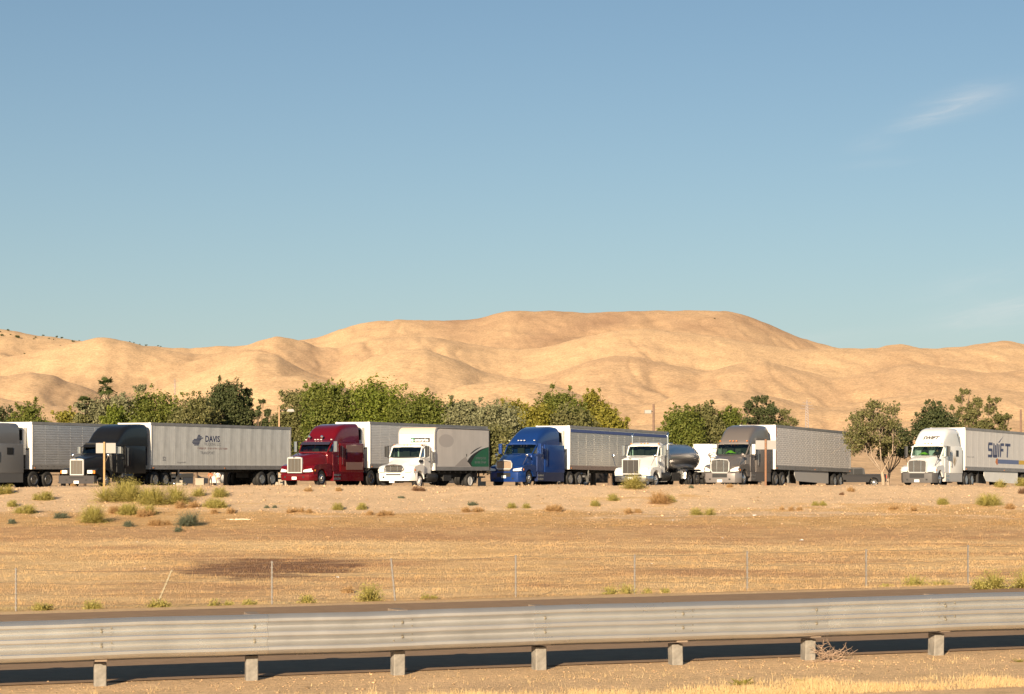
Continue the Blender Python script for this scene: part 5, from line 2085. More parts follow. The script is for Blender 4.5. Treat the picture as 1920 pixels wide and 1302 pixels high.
# --- black long nose truck with pale trailer
th = angle_for(283, 134, 545.6, L53)
loc, rz = place(283, 792.3, 134, th)
t2 = empty('semi_truck', loc, rz, label='black long nosed semi truck with pale trailer lettered DAVIS', cat='semi truck', group=GS)
tr = trailer(t2, L53, 'flat', M_davis, M_trimg, n=13)
tractor(t2, 7.3, dict(type='long', roof=ROOF_LONG, bars='v', nb=4, yaw=R(8), xw=-2.45, rake=.30, xb=-3.85, xe=-6.35, grille=(.46, .80, 1.74), bz=(.30, .78), belt=2.12, header=2.58, bumper_mat=mat('dark steel bumper', (.05, .045, .045), .5, .3),
                      fairing=False, hoodmirror=True, hm=(-1.6, 1.22, 2.0), mirror=(.5, .2), swin=False, axle_x=-1.45, plz=.30, rim='alu', tankmat=mat('dark tank', (.03, .03, .03), .4), hw=1.10, visor=M_blackp, lampx=(-2.80, 2.72)), M_blackp)
G().box(.021, .03, -.15, 1.02, 1.4, 3.42).build('dark_panel', mat('dark blue grey panel', (.10, .11, .14), .5), tr)
W0 = 1.29
text('DAVIS', M_text, .56, tr, (-5.88, W0 - .0145, 2.97), SIDE, bold=.012, sx=1.10)
text('TRUCKING LLC', M_textg, .27, tr, (-5.75, W0 - .0145, 2.72), SIDE, sx=1.0)
worn_print(M_textr, tr, -5.05, W0 - .0145, 2.45, 3.4, .16, 24)
text('TRANSPORT', M_textg, .26, tr, (-5.35, W0 - .0145, 2.15), SIDE, sx=1.1)
text('52', M_textg, .34, tr, (-1.25, W0 - .0145, 1.72), SIDE, bold=.01)
worn_print(M_textg, tr, -2.85, W0 - .0145, 1.52, .9, .14, 7)
text('NG229', M_textg, .30, tr, (.032, -.30, 3.62), FRONT, sx=1.0)
# emblem: leaning running figure of stacked bars and an oval
g = G()
yq = W0 - .0148
for k_ in range(8):
    z = 2.66 + k_ * .115
    w0_ = [(-4.35, -5.05), (-4.15, -5.15), (-4.05, -5.2), (-4.12, -5.3), (-4.3, -5.45), (-4.75, -5.75), (-4.85, -5.5), (-4.95, -5.3)][k_]
    q0, q1 = -5.0 + (w0_[0] + 4.85) * .72, -5.0 + (w0_[1] + 4.85) * .72
    z = 3.05 + (z - 3.1) * .78
    g.add([(q0, yq, z), (q1, yq, z + .01), (q1 - .04, yq, z + .08), (q0 - .04, yq, z + .07)], [(0, 1, 2, 3)])
g.build('emblem', mat('faded navy print', (.06, .075, .14), .6), tr)

# --- red truck
th = R(63)
loc, rz = place(693.5, 791, 136, th)
t3 = empty('semi_truck', loc, rz, label='dark red semi truck with chrome grille and silver ribbed trailer', cat='semi truck', group=GS)
trailer(t3, L53, 'corr', M_ss2, M_trimg, reef=True, corrn=24)
D3 = 6.85
tractor(t3, D3, dict(type='aero', roof=ROOF_RED, bars='v', nb=4, square=True, grille=(.52, .84, 1.78), xw=-2.15, rake=.42, xb=-3.35, xe=-6.15, windowtrim=True, visor=mat('dark visor', (.035, .03, .05), .35, coat=.5), split=True,
                     bz=(.38, .80), hood_top=2.10, belt=2.16, header=2.68, rim='alu', lampx=(-2.78, 2.90), paleclear=True, hm=(-.95, 1.24, 1.9), lampz=(.90, 1.08), halffender=True, dx=(-.28, -1.62), drim='chrome', plz=.44, cowlpaint=True), M_red)
g = G(Matrix.Translation((D3, 0, 0)))
g.box(-3.95, -6.05, 1.262, 1.270, 2.58, 1.02)
g.build('polished_side_panel', mat('dark red gloss panel', (.16, .012, .014), .10, .5, coat=1), t3)
g = G(Matrix.Translation((D3, 0, 0)))
g.box(-4.0, -6.0, 1.271, 1.276, 2.10 + .50, 2.12 + .02)
g.box(-4.0, -6.0, 1.271, 1.276, 1.04, 1.52)
g.build('reflection_panel', M_brownpanel, t3)  # patches hold the ground's reflection in their colour
for s_ in (-.62, .30):
    g = G(Matrix.Translation((D3, 0, 0)))
    g.lathe([(.01, -.02), (.085, 0), (.10, .02), (.085, .06), (.01, .07)], c=(-2.72, s_, 3.10), axis='x', n=12)
    g.tube([(-2.72, s_, 3.02), (-2.75, s_, 2.88)], .015)
    g.build('roof_spotlight', M_chrome, t3, smooth=40)
g = G(Matrix.Translation((D3, 0, 0)))
for z in (2.15,): g.tube([(-6.1, 1.30, 1.25), (-6.1, 1.31, 1.8)], .02)
g.build('grab_handle', M_chrome, t3)

# --- white rental box truck
Lb = 7.3
th = angle_for(815, 128, 917.6, Lb)
loc, rz = place(815, 800.6, 128, th, ztop=3.75, W_=1.24)
bt = empty('box_truck', loc, rz, label='white rental box truck with green swoosh on its grey box', cat='box truck')
Wb = 1.24
M_boxs = mat('pale grey box side', (.62, .575, .53), .55, noise=(1.2, .05), streak=(2, .05))
g = G()
secs = []
nn = 7
# box: the roof turns down over the nose in a quarter round
prf = [(-Lb, 1.13), (-Lb, 3.73)] + [(-.42 + .42 * math.sin(a), 3.31 + .42 * math.cos(a)) for a in np.linspace(0, PI / 2, 7)] + [(0, 1.13)]
g.side(prf, [(-Wb + .02, 1), (Wb - .02, 1)])
bx = g.build('cargo_box', M_white, bt, smooth=30)
g = G()
g.side([(-Lb + .08, 1.36), (-Lb + .08, 3.66)] + [(-.60 + .40 * math.sin(a), 3.26 + .40 * math.cos(a)) for a in np.linspace(0, PI / 2, 7)] + [(-.20, 1.36)], [(Wb - .019, 1), (Wb - .004, 1)])
g.build('side_sheet', M_boxs, bx)
g = G()
for s_ in (-1, 1):
    pts = [(-Lb, s_ * (Wb - .01), 3.70)] + [(-.42 + .40 * math.sin(a), s_ * (Wb - .01), 3.31 + .40 * math.cos(a)) for a in np.linspace(0, PI / 2, 7)] + [(-.02, s_ * (Wb - .01), 1.13)]
    g.tube(pts, .045, n=6)
g.build('corner_trim', M_trimg, bx, smooth=40)
G().box(-Lb, 0, Wb - .03, Wb + .004, 1.13, 1.355).build('bottom_rail', M_trimg, bx)
# nose cap in cream, name board
g = G()
pts = [(-.42 + .432 * math.sin(a), 3.31 + .432 * math.cos(a)) for a in np.linspace(.15, PI / 2, 7)]
inn = [(-.42 + .421 * math.sin(a), 3.31 + .421 * math.cos(a)) for a in np.linspace(.15, PI / 2, 7)]
g.side(pts + inn[::-1], [(-Wb + .06, 1), (Wb - .06, 1)])
g.build('nose_cap', mat('cream nose cap', (.62, .50, .38), .5), bx, smooth=40)
G().box(.002, .014, -.40, .92 - .0, 2.82, 3.10).build('name_board', mat('black name board', (.03, .03, .03), .5), bx)
text('enterprise', M_white, .28, bx, (.020, -.12, 2.88), FRONT, bold=.008, sx=.80)
G().box(.015, .019, -.39, -.14, 2.83, 3.09).build('green_square', mat('sign green', (.015, .16, .07), .5), bx)
text('e', M_white, .32, bx, (.024, -.36, 2.88), FRONT, bold=.012)
# swoosh: green field with black and white rims, thin sheets one over the other
yq = Wb - .0035
M_grn = mat('enterprise green print', (.012, .13, .055), .5)


def sheet(pts, y, m_, name, par):
    g = G()
    n_ = len(pts)
    g.add([(x, y, z) for x, z in pts] + [(x, y + .001, z) for x, z in pts], [tuple(range(n_)), tuple(range(2 * n_ - 1, n_ - 1, -1))] + [(i, (i + 1) % n_, n_ + (i + 1) % n_, n_ + i) for i in range(n_)])
    return g.build(name, m_, par)


def arc_pts(x0, z0, x1, z1, bow, n_=10):
    o = []
    for k_ in range(n_ + 1):
        t = k_ / n_
        x, z = x0 + (x1 - x0) * t, z0 + (z1 - z0) * t
        b_ = bow * math.sin(PI * t)
        dx, dz_ = (x1 - x0), (z1 - z0)
        l_ = math.hypot(dx, dz_)
        o.append((x - dz_ / l_ * b_, z + dx / l_ * b_))
    return o


xr = -Lb + .10
sheet([(-4.25, 1.70), (-4.45, 1.84), (-4.8, 2.04), (-5.3, 2.22), (-6.0, 2.42), (-6.6, 2.53), (xr, 2.62), (xr, 2.52), (-6.1, 2.30), (-5.3, 1.95), (-4.85, 1.60), (-4.95, 1.38), (-4.78, 1.38), (-4.58, 1.52)], yq + .002, mat('black print', (.015, .015, .014), .5), 'black_swoosh', bx)
sheet([(-4.95, 1.37), (-4.78, 1.58), (-4.95, 1.76), (-5.3, 2.02), (-5.8, 2.26), (-6.4, 2.45), (xr, 2.60), (xr, 1.37)], yq + .0035, M_grn, 'green_swoosh', bx)
sheet([(-4.15, 1.84), (-4.5, 2.02), (-5.1, 2.27), (-5.9, 2.48), (-6.7, 2.62), (-6.7, 2.57), (-5.9, 2.42), (-5.1, 2.19), (-4.5, 1.92)], yq + .005, M_white, 'white_swoosh', bx)
sheet([(-4.62, 2.14), (-4.9, 2.28), (-5.4, 2.46), (-6.3, 2.66), (-5.4, 2.38), (-4.9, 2.19)], yq + .0065, mat('black print two', (.015, .015, .014), .5), 'black_streak', bx)
sheet([(-4.12, 1.98), (-4.22, 2.0), (-4.22, 2.16), (-4.12, 2.14)], yq + .003, M_black, 'black_mark', bx)
sheet([(-2.6, 1.38), (-3.45, 1.78), (-4.1, 1.98), (-4.35, 1.62), (-4.7, 1.38)], yq + .0005, mat('faint grey print', (.40, .36, .335), .55), 'grey_swoosh', bx)
sheet([(-1.5 + .98 * math.cos(a), 2.93 + .40 * math.sin(a)) for a in np.linspace(0, 2 * PI, 24)[:-1]], yq + .0005, mat('faint round print', (.50, .46, .43), .55), 'grey_roundel', bx)
text('enterprise', M_textg, .30, bx, (-5.40, yq + .006, 1.83), SIDE, sx=1.15)
worn_print(M_textg, bx, -5.30, yq + .006, 1.56, 1.7, .17, 13)
G().box(-.10, .018, Wb + .006, Wb + .03, 1.13, 2.36).build('nose_corner', M_white, bx)
g = G()
for s_ in (-1, 1):
    g.box(-Lb - .02, -Lb + .02, s_ * (Wb - .1), s_ * Wb, 1.13, 3.7)
g.box(-Lb - .35, -Lb, -1.2, 1.2, .95, 1.03)
g.build('rear_frame', M_dark, bt)
g = G()
for s_ in (-1, 1):
    g.box(-Lb - .04, -Lb - .02, s_ * .85, s_ * 1.05, .98, 1.08)
g.build('tail_lamp', M_redlamp, bt)
g = G()
g.box(-Lb + .1, 2.2, .34, .44, .72, .98)
g.box(-Lb + .1, 2.2, -.44, -.34, .72, .98)
for x in np.arange(-Lb + .3, -.1, .7): g.box(x - .03, x + .03, -1.2, 1.2, 1.0, 1.125)
g.box(-1.4, -2.4, .5, 1.1, .5, .85)
g.build('chassis_beam', M_dark, bt)
for s_ in (-1, 1):
    wheel(bt, -4.75, s_ * 1.18, s_, r=.48, w=.25, dual=True, rim='white')
Db = 2.85
ptr = dict(type='aero', sleeper=False, bars='h', nb=4, grille=(.60, 1.05, 1.42), xw=-1.35, rake=.36, xb=-2.62, hw=1.08, belt=1.94, header=2.52, bz=(.52, 1.0), hood_top=1.90, axle_x=-1.05, rim='white', hoodmirror=False,
           drive=False, lampz=(1.05, 1.30), fz=1.38, darkemblem=True, ext=4.2, mirmat=M_black, armmat=M_black, plz=.40, ply=-.1, mesh=M_black, gs=M_alu, lampx=(-1.76, 2.62), tankmat=M_dark, air_intake=True)
tractor(bt, Db, ptr, M_white)
g = G(Matrix.Translation((Db, 0, 0)))
g.box(-1.22, -1.62, 1.03, 1.115, 1.60, 1.76)
g.build('hood_vent', M_black, bt)

# --- blue truck
th = angle_for(1068, 143, 1252.6, L53)
loc, rz = place(1068, 797.8, 143, th)
t4 = empty('semi_truck', loc, rz, label='blue rounded semi truck with long silver trailer striped blue along its top', cat='semi truck', group=GS)
pitch(t4, th, -.010 * -1)
trailer(t4, L53, 'corr', mat('ribbed warm steel sheet', (.60, .575, .53), .36, .6, noise=(1.5, .10)), M_trimg, reef=True, stripe=mat('blue stripe', (.06, .09, .24), .5), corrn=18, bottom=mat('brown grey rail', (.25, .19, .16), .6))
tractor(t4, 6.9, dict(type='aero', roof=ROOF_BLUE, bars='mesh', mesh=mat('warm steel mesh', (.42, .31, .22), .45, .6), gs=M_bright, grille=(.56, 1.10, 1.62), xw=-1.95, rake=.62, xb=-3.4, xe=-6.2, hood_top=2.12, belt=2.14, header=2.72, bz=(.28, .94),
                      lampz=(.98, 1.14), paleclear=True, hoodmirror=True, hm=(-1.05, 1.12, 2.02), mirmat=M_blue, armmat=M_blue, swin=False, lampx=(-2.44, 2.98), plz=.52, rround=.42, fairmat=mat('dark blue side tank', (.02, .03, .09), .3, .2, coat=.6), cowlpaint=True), M_blue)
g = G(Matrix.Translation((6.9, 0, 0)))
g.box(-.062, -.05, -.42, .42, .97, 1.06)
g.build('lower_grille', M_mesh, t4)

# --- white tanker
Dt = 3.0
P0 = P(1182, 908, 131)
th = R(63)
gt = P0.z
tx = P0.x + 3.3 * math.cos(th)
ty = P0.y + 3.3 * math.sin(th)
tk = empty('tanker_truck', (tx, ty, CAMZ - 1.0), PI + th, label='white tanker truck with square grille and polished metal tank', cat='tanker truck')
M_tank = mat('polished tank steel', (.50, .48, .47), .30, 1.0, bump=(1.2, .04))
Dt = 3.3
tractor(tk, Dt, dict(type='day', sleeper=False, bars='v', nb=3, square=True, grille=(.58, .84, 1.78), mesh=mat('dark grille mesh', (.05, .045, .042), .5, .3), xw=-1.75, rake=.34, xb=-2.85, hw=1.08, belt=2.0, header=2.58, bz=(.40, .78), bumper_mat=M_alu,
                     hood_top=1.98, axle_x=-1.25, hoodmirror=True, hm=(-.55, 1.40, 1.98), drive=False, ext=3.2, stack=(-3.02, 1.20, 3.42), lampx=(-2.2, 2.74), fz=1.2, tankmat=M_dark, cowlpaint=True, plz=.50, doormat=M_white), M_white)
g = G()
nn = 28
secs = []
for x, k_ in ((-.05, .55), (-.10, .85), (-.22, 1.0), (-5.1, 1.0), (-5.35, .97), (-5.62, .85), (-5.78, .55), (-5.82, .15)):
    secs.append([(x, 1.12 * k_ * math.cos(2 * PI * q / nn), 1.84 + .90 * k_ * math.sin(2 * PI * q / nn)) for q in range(nn)])
g.loft(secs)
tb_ = g.build('tank', M_tank, tk, smooth=40)
g = G()
for x in (-.3, -5.1):
    g.tube([(x, 1.135 * math.cos(a), 1.84 + .915 * math.sin(a)) for a in np.linspace(0, 2 * PI, 29)], .012, n=4)
g.build('tank_band', M_alu, tb_)
g = G()
g.lathe([(.25, 0), (.25, .12), (.2, .16), (.01, .17)], c=(-2.8, 0, 2.70), axis='z', n=16)
g.box(-5.0, -.6, -.35, -.30, 2.72, 2.76)
g.box(-5.0, -.6, .30, .35, 2.72, 2.76)
g.build('manhole', M_alu, tb_)
g = G()
g.box(-5.75, .9, .34, .44, .72, .98)
g.box(-5.75, .9, -.44, -.34, .72, .98)
for x in (-.7, -2.2, -3.7, -5.0): g.box(x - .15, x + .15, -.8, .8, .9, 1.15)
g.box(-.6, -1.9, .55, 1.12, .42, .95)
g.box(-5.5, -5.85, -1.1, 1.1, .5, .62)
g.build('chassis_beam', M_dark, tk)
for x in (-3.35, -4.68):
    for s_ in (-1, 1):
        wheel(tk, x, s_ * 1.2, s_, dual=True, rim='alu')
for s_ in (-1, 1):
    g = G()
    pts = [(-2.62, .58), (-2.70, .95), (-2.92, 1.14), (-4.9, 1.14), (-5.25, 1.05)]
    inn = [(x, z - .02) for x, z in pts]
    g.side([(-2.60, .55), (-2.68, .96), (-2.90, 1.16), (-4.9, 1.16), (-5.3, 1.06), (-5.3, 1.03), (-4.9, 1.13), (-2.93, 1.13), (-2.72, .95), (-2.63, .55)], [(s_ * .6, 1), (s_ * 1.24, 1)])
    g.build('rear_fender', M_alu, tk)
    g = G()
    g.side([(-2.2, .55), (-2.2, 1.05), (-2.62, 1.05), (-2.62, .55)], [(s_ * .72, 1), (s_ * 1.16, 1), (s_ * 1.18, .95)])
    g.build('tool_box', M_alu, tk)
g = G()
g.box(-5.86, -5.82, .5, .72, .82, .92)
g.build('tail_lamp', M_redlamp, tk)

# --- grey truck with brick patterned trailer
th = angle_for(1454, 141, 1595, L53)
loc, rz = place(1454, 796.5, 141, th)
t5 = empty('semi_truck', loc, rz, label='warm grey semi truck with ribbed trailer patterned like brickwork', cat='semi truck', group=GS)
pitch(t5, th, .013)
M_brick = mat('ribbed pale sheet', (.68, .64, .60), .5, .1, noise=(1.5, .06))
tr5 = trailer(t5, L53, 'corr', M_brick, M_trimg, corrn=19, skirt=True)
# short raised dimples in staggered rows over the ribs
g = G()
hh_ = 4.11 - .17 - 1.16 - .26
for k_ in range(19):
    z = 1.42 + hh_ * (k_ + .5) / 19
    for x in np.arange(-.3 - (k_ % 2) * .3, -L53 + .2, -.6):
        g.box(x - .20, x + .20, 1.2785, 1.284, z - .035, z + .02)
g.build('rib_dimple', M_brick, tr5, fix=False)
G().box(-.10, -.02, 1.295, 1.300, 3.3, 3.95).build('orange_strip', mat('orange strip', (.55, .16, .05), .6), tr5)
G().box(-.10, -.02, 1.295, 1.300, 1.3, 2.4).build('orange_strip', mat('orange strip low', (.55, .16, .05), .6), tr5)
tractor(t5, 6.85, dict(type='aero', roof=ROOF_AERO, bars='h', nb=9, grille=(.60, .86, 1.66), mesh=M_black, bumper_mat=M_gray3, bz=(.22, .86), xb=-3.35, swin=False, lampx=(-2.42, 2.90), lampz=(.92, 1.18), mirmat=M_white, rround=.36, fairmat=M_gray, plz=.22 + .02, hoodmirror=True, hm=(-1.1, 1.12, 2.0), hmmat=M_gray), M_gray)


# --- white truck with lettered trailer
th = R(58)
loc, rz = place(1809.4, 801.6, 147, th)
t6 = empty('semi_truck', loc, rz, label='white semi truck with dark bumper and trailer lettered SWIFT', cat='semi truck', group=GS)
pitch(t6, th, .012)
tr6 = trailer(t6, L53, 'swift', M_swift, M_trimg, n=13, skirt=True, frontm=M_white)
D6 = 6.95
YAW6 = R(3.5)
K6 = Matrix.Translation((-1, 0, 0))
M6 = K6 @ Matrix.Rotation(YAW6, 4, 'Z') @ K6.inverted()
tractor(t6, D6, dict(type='aero', yaw=YAW6, roof=ROOF_AERO, bars='h', nb=9, grille=(.62, .92, 1.72), mesh=M_black, bumper_mat=M_bumperg, bz=(.24, .92), xb=-3.35, swin=True, lampx=(-2.42, 2.90), lampz=(.98, 1.24), mirmat=M_black, armmat=M_black, hmmat=M_black, rround=.40, fairmat=mat('pale fairing', (.50, .46, .42), .4, coat=.3), hoodmirror=True, hm=(-1.1, 1.12, 2.0), plz=.28, cowlpaint=True), M_white)
W0 = 1.29
y_ = W0 - .0145
M_sw = mat('slate blue print', (.07, .085, .16), .6)


def bar(g, x0, z0, x1, z1, w):
    dx, dz_ = x1 - x0, z1 - z0
    l_ = math.hypot(dx, dz_)
    nx_, nz_ = -dz_ / l_ * w / 2, dx / l_ * w / 2
    g.add([(x0 + nx_, y_, z0 + nz_), (x1 + nx_, y_, z1 + nz_), (x1 - nx_, y_, z1 - nz_), (x0 - nx_, y_, z0 - nz_)], [(0, 1, 2, 3)])


# S W I F T in slanted blocks; x runs backwards (negative) as one reads
def sx_(u, z): return -4.65 - u * .92 - (z - 2.1) * .08


def sz_(z): return 2.18 + (z - 2.08) * .76


letters = {
    'S': [((.0, 3.28), (.95, 3.28)), ((.08, 3.28), (.08, 2.72)), ((.0, 2.72), (.95, 2.72)), ((.86, 2.72), (.86, 2.14)), ((.0, 2.14), (.95, 2.14))],
    'W': [((1.25, 3.35), (1.25, 2.08)), ((1.62, 3.2), (1.62, 2.08)), ((2.0, 3.35), (2.0, 2.08)), ((1.2, 2.14), (2.05, 2.14))],
    'I': [((2.42, 3.28), (2.42, 2.08))],
    'F': [((2.85, 3.35), (2.85, 2.08)), ((2.8, 3.28), (3.6, 3.28)), ((2.8, 2.76), (3.5, 2.76))],
    'T': [((3.85, 3.28), (5.1, 3.28)), ((4.45, 3.28), (4.45, 2.08))],
}
for k_, segs in letters.items():
    g = G()
    for (u0, z0_), (u1, z1_) in segs:
        bar(g, sx_(u0, z0_), sz_(z0_), sx_(u1, z1_), sz_(z1_), .20 if z0_ == z1_ else .26)
    y_ += .0006
    g.build('letter', M_sw, tr6, fix=False)
g = G()
g.add([(sx_(2.2, 3.42), y_, sz_(3.45)), (sx_(2.5, 3.42), y_, sz_(3.45)), (sx_(3.4, 3.98), y_, sz_(4.1))], [(0, 1, 2)])
g.build('letter', M_sw, tr6, fix=False)
y_ = W0 - .0148
G().add([(-6.5, y_, 1.62), (-6.2, y_, 1.80), (-6.35, y_, 2.06), (-6.75, y_, 2.09), (-6.8, y_, 1.66)], [(0, 1, 2, 3, 4)]).build('orange_mark', mat('orange print', (.55, .20, .07), .6), tr6)
G().add([(-6.7, y_ + .001, 1.72), (-6.7, y_ + .001, 2.02), (-11.3, y_ + .001, 2.02), (-11.3, y_ + .001, 1.72)], [(0, 1, 2, 3)]).build('blue_band', mat('blue band print', (.13, .17, .30), .6), tr6)
G().add([(-11.3, y_ + .001, 1.72), (-11.3, y_ + .001, 2.02), (-15.8, y_ + .001, 2.02), (-15.8, y_ + .001, 1.72)], [(0, 1, 2, 3)]).build('yellow_band', mat('yellow band print', (.62, .40, .07), .6), tr6)
worn_print(M_textg, tr6, -.45, y_ + .002, 2.02, 1.5, .13, 13)
text('SWIFT', mat('dark cab lettering', (.05, .045, .05), .5), .36, t6, M6 @ Vector((D6 - 2.70, -.50, 3.20)), (R(52), 0, R(90) + YAW6), bold=.012, shear=.4, sx=1.05)
g = G(M6 @ Matrix.Translation((D6, 0, 0)))
g.add([(-5.0, 1.2, 3.62), (-5.25, 1.215, 3.5), (-5.45, 1.235, 2.95)], [(0, 1, 2)])
g.add([(-5.0, 1.20, 3.60), (-5.14, 1.21, 3.62), (-5.5, 1.24, 2.95)], [(0, 1, 2)])
g.build('roof_side_vent', M_black, t6, fix=False)
# dry leaf emblem on the sleeper flank
g = G(M6 @ Matrix.Translation((D6, 0, 0)))
for a in (-.9, -.55, -.25, .05, .35, .7):
    x0_, z0_ = -4.35, 1.35
    d_ = (math.sin(a), math.cos(a))
    g.add([(x0_, 1.266, z0_), (x0_ - d_[0] * .5 - .04, 1.266, z0_ + d_[1] * .55), (x0_ - d_[0] * .95, 1.266, z0_ + d_[1] * 1.0), (x0_ - d_[0] * .5 + .04, 1.266, z0_ + d_[1] * .5)], [(0, 1, 2, 3)])
g.build('gold_emblem', mat('dull gold print', (.30, .20, .08), .6), t6, fix=False)


# folded vests on the dashboards
def vest(root, x, y, z, label, rz_):
    g = G()
    rs = random.Random(int(x * 10))
    nx_, ny_ = 7, 9
    v_ = []
    for i in range(nx_):
        for k_ in range(ny_):
            u, w = i / (nx_ - 1) - .5, k_ / (ny_ - 1) - .5
            v_.append((u * .28, w * .75, .22 * math.exp(-(w * 3) ** 2 - (u * 2.5) ** 2) + .05 * rs.random()))
    f_ = [(i * ny_ + k_, i * ny_ + k_ + 1, (i + 1) * ny_ + k_ + 1, (i + 1) * ny_ + k_) for i in range(nx_ - 1) for k_ in range(ny_ - 1)]
    g.add(v_, f_)
    o = g.build('safety_vest', M_lime, None, smooth=60)
    bpy.context.view_layer.update()
    w_ = root.matrix_world @ Vector((x, y, z))
    o.location = w_
    o.rotation_euler = (0, 0, rz_)
    tag(o, label, 'vest')


vest(t5, 6.85 - 2.22, -.12, 2.10, 'crumpled lime safety vest on the grey truck dashboard', PI + R(63))
vest(t6, *(M6 @ Vector((D6 - 2.22, -.22, 2.10))), 'crumpled lime safety vest on the white truck dashboard', PI + R(63))

# --- pale hopper trailer with ladder behind the tank
rt = P(1310, 835, 152)
hp = empty('tank_trailer', (rt.x + .65, rt.y, float(gz(rt.x, 152, False))), PI + R(63), label='white ended trailer with a rear ladder between tanker and grey truck', cat='trailer')
g = G()
g.box(-7, 0, -1.2, 1.2, 1.0, 3.0, ch=.18)
g.build('trailer_body', M_whitebox, hp)
g = G()
for y in (.2, .72): g.box(.02, .06, y - .02, y + .02, .9, 3.05)
for z in np.arange(1.05, 3.0, .33): g.box(.03, .06, .2, .72, z - .015, z + .015)
g.build('ladder', M_dark, hp)
for x in (-1.2, -2.5):
    for s_ in (-1, 1): wheel(hp, x, s_ * 1.2, s_, dual=True, rim='alu')
G().box(-6.8, -.1, -.5, .5, .7, .99).build('chassis_beam', M_dark, hp)

# --- pickup
pk0 = P(1614, 909, 205)
pk = empty('pickup_truck', (pk0.x - .75, 205, float(gz(pk0.x, 205, False))), PI + R(4), label='grey crew cab pickup truck beside the airy forked tree', cat='pickup truck')
M_pk = mat('grey pickup paint', (.045, .042, .042), .35, .3, coat=.5)
g = G()
# lower body with wheel arches, swept across the width
pr = [(2.85, .45), (2.9, .75), (2.8, 1.02), (1.75, 1.14), (-2.95, 1.20), (-3.0, .60), (-2.95, .45)]
low = [(-2.95, .45), (-2.35, .45)] + [(-1.85 + .48 * math.cos(a), .42 + .48 * math.sin(a)) for a in np.linspace(PI, 0, 9)] + [(-1.3, .42), (1.25, .42)] + [(1.75 + .48 * math.cos(a), .42 + .48 * math.sin(a)) for a in np.linspace(PI, 0, 9)] + [(2.3, .45), (2.85, .45)]
pr = low + [(2.92, .75), (2.82, 1.02), (1.45, 1.16), (-.85, 1.18), (-3.0, 1.20), (-3.02, .6)]
g.side(pr, [(-.98, .97), (-.92, 1), (.92, 1), (.98, .97)])
body_ = g.build('body', M_pk, pk, smooth=35)
g = G()
g.side([(1.45, 1.15), (.75, 1.78), (.45, 1.86), (-.65, 1.86), (-.95, 1.74), (-1.05, 1.17)], [(-.80, .93), (-.78, .96), (.78, .96), (.80, .93)])
g.build('cab', mat('lighter grey pickup cab', (.12, .115, .11), .35, .3, coat=.5), pk, smooth=35)
for s_ in (-1, 1):
    for a_, b_ in (((1.05, .18)), ((.10, -.75))):
        g = G()
        tl = min(a_, .62 if a_ > .5 else a_)
        g.add([(a_, s_ * .812, 1.20), (tl, s_ * .80, 1.70), (b_, s_ * .80, 1.72), (b_, s_ * .812, 1.20)], [(0, 1, 2, 3)])
        g.build('side_window', M_black, pk, fix=False)
    for x in (1.75, -1.85): wheel(pk, x, s_ * .95, s_, r=.40, w=.25, rim='alu')
    G().box(.95, 1.15, s_ * .98, s_ * 1.2, 1.2, 1.38).build('mirror', M_black, pk)
    G().box(-3.04, -3.0, s_ * .75, s_ * .95, .8, 1.1).build('tail_lamp', M_redlamp, pk)
    G().box(2.80, 2.88, s_ * .6, s_ * .92, .8, .95).build('headlight', M_lamp, pk)
G().add([(1.40, -.72, 1.2), (1.40, .72, 1.2), (.80, .66, 1.76), (.80, -.66, 1.76)], [(0, 1, 2, 3)]).build('windscreen', M_black, pk, fix=False)
G().box(-1.15, -2.92, -.8, .8, 1.19, 1.215).build('bed_cover', M_black, pk)
G().box(2.85, 2.98, -.95, .95, .45, .68, ch=.05).build('bumper', M_alu, pk)
G().box(-3.1, -2.98, -.95, .95, .48, .66, ch=.05).build('rear_bumper', M_alu, pk)

# --- dark parked car and pale van glimpsed beneath the pale trailer
def small_car(px, Y, th_, name, label, m_, van=False):
    b = P(px, 905, Y)
    c = empty(name, (b.x, Y, float(gz(b.x, Y, False))), th_, label=label, cat='van' if van else 'car')
    g = G()
    z1_ = 1.0
    arch = lambda cx_: [(cx_ + .38 * math.cos(a), .34 + .38 * math.sin(a)) for a in np.linspace(PI, 0, 8)]
    low = [(-2.2, .35)] + arch(-1.35) + arch(1.35) + [(2.2, .35)]
    if van:
        g.side(low + [(2.3, .8), (2.1, 1.1), (1.5, 1.25), (.9, 1.95), (-2.2, 2.0), (-2.3, .8)], [(-.95, .96), (-.9, 1), (.9, 1), (.95, .96)])
    else:
        g.side(low + [(2.3, .62), (2.2, .82), (1.2, .95), (-1.7, 1.0), (-2.25, .9)], [(-.9, .97), (-.85, 1), (.85, 1), (.9, .97)])
    g.build('body', m_, c, smooth=35)
    g = G()
    if van:
        g.add([(1.53, -.8, 1.27), (1.53, .8, 1.27), (.95, .72, 1.90), (.95, -.72, 1.90)], [(0, 1, 2, 3)])
    else:
        g.side([(1.15, .95), (.45, 1.42), (-.9, 1.45), (-1.6, 1.0)], [(-.72, .9), (-.68, 1), (.68, 1), (.72, .9)])
    g.build('windows', M_black, c, fix=van is False)
    for x in (-1.35, 1.35):
        for s_ in (-1, 1): wheel(c, x, s_ * .88, s_, r=.33, w=.2, rim='alu')
    for s_ in (-1, 1): G().box(2.17, 2.28, s_ * .5, s_ * .8, .62, .76).build('headlight', M_lamp, c)
    return c


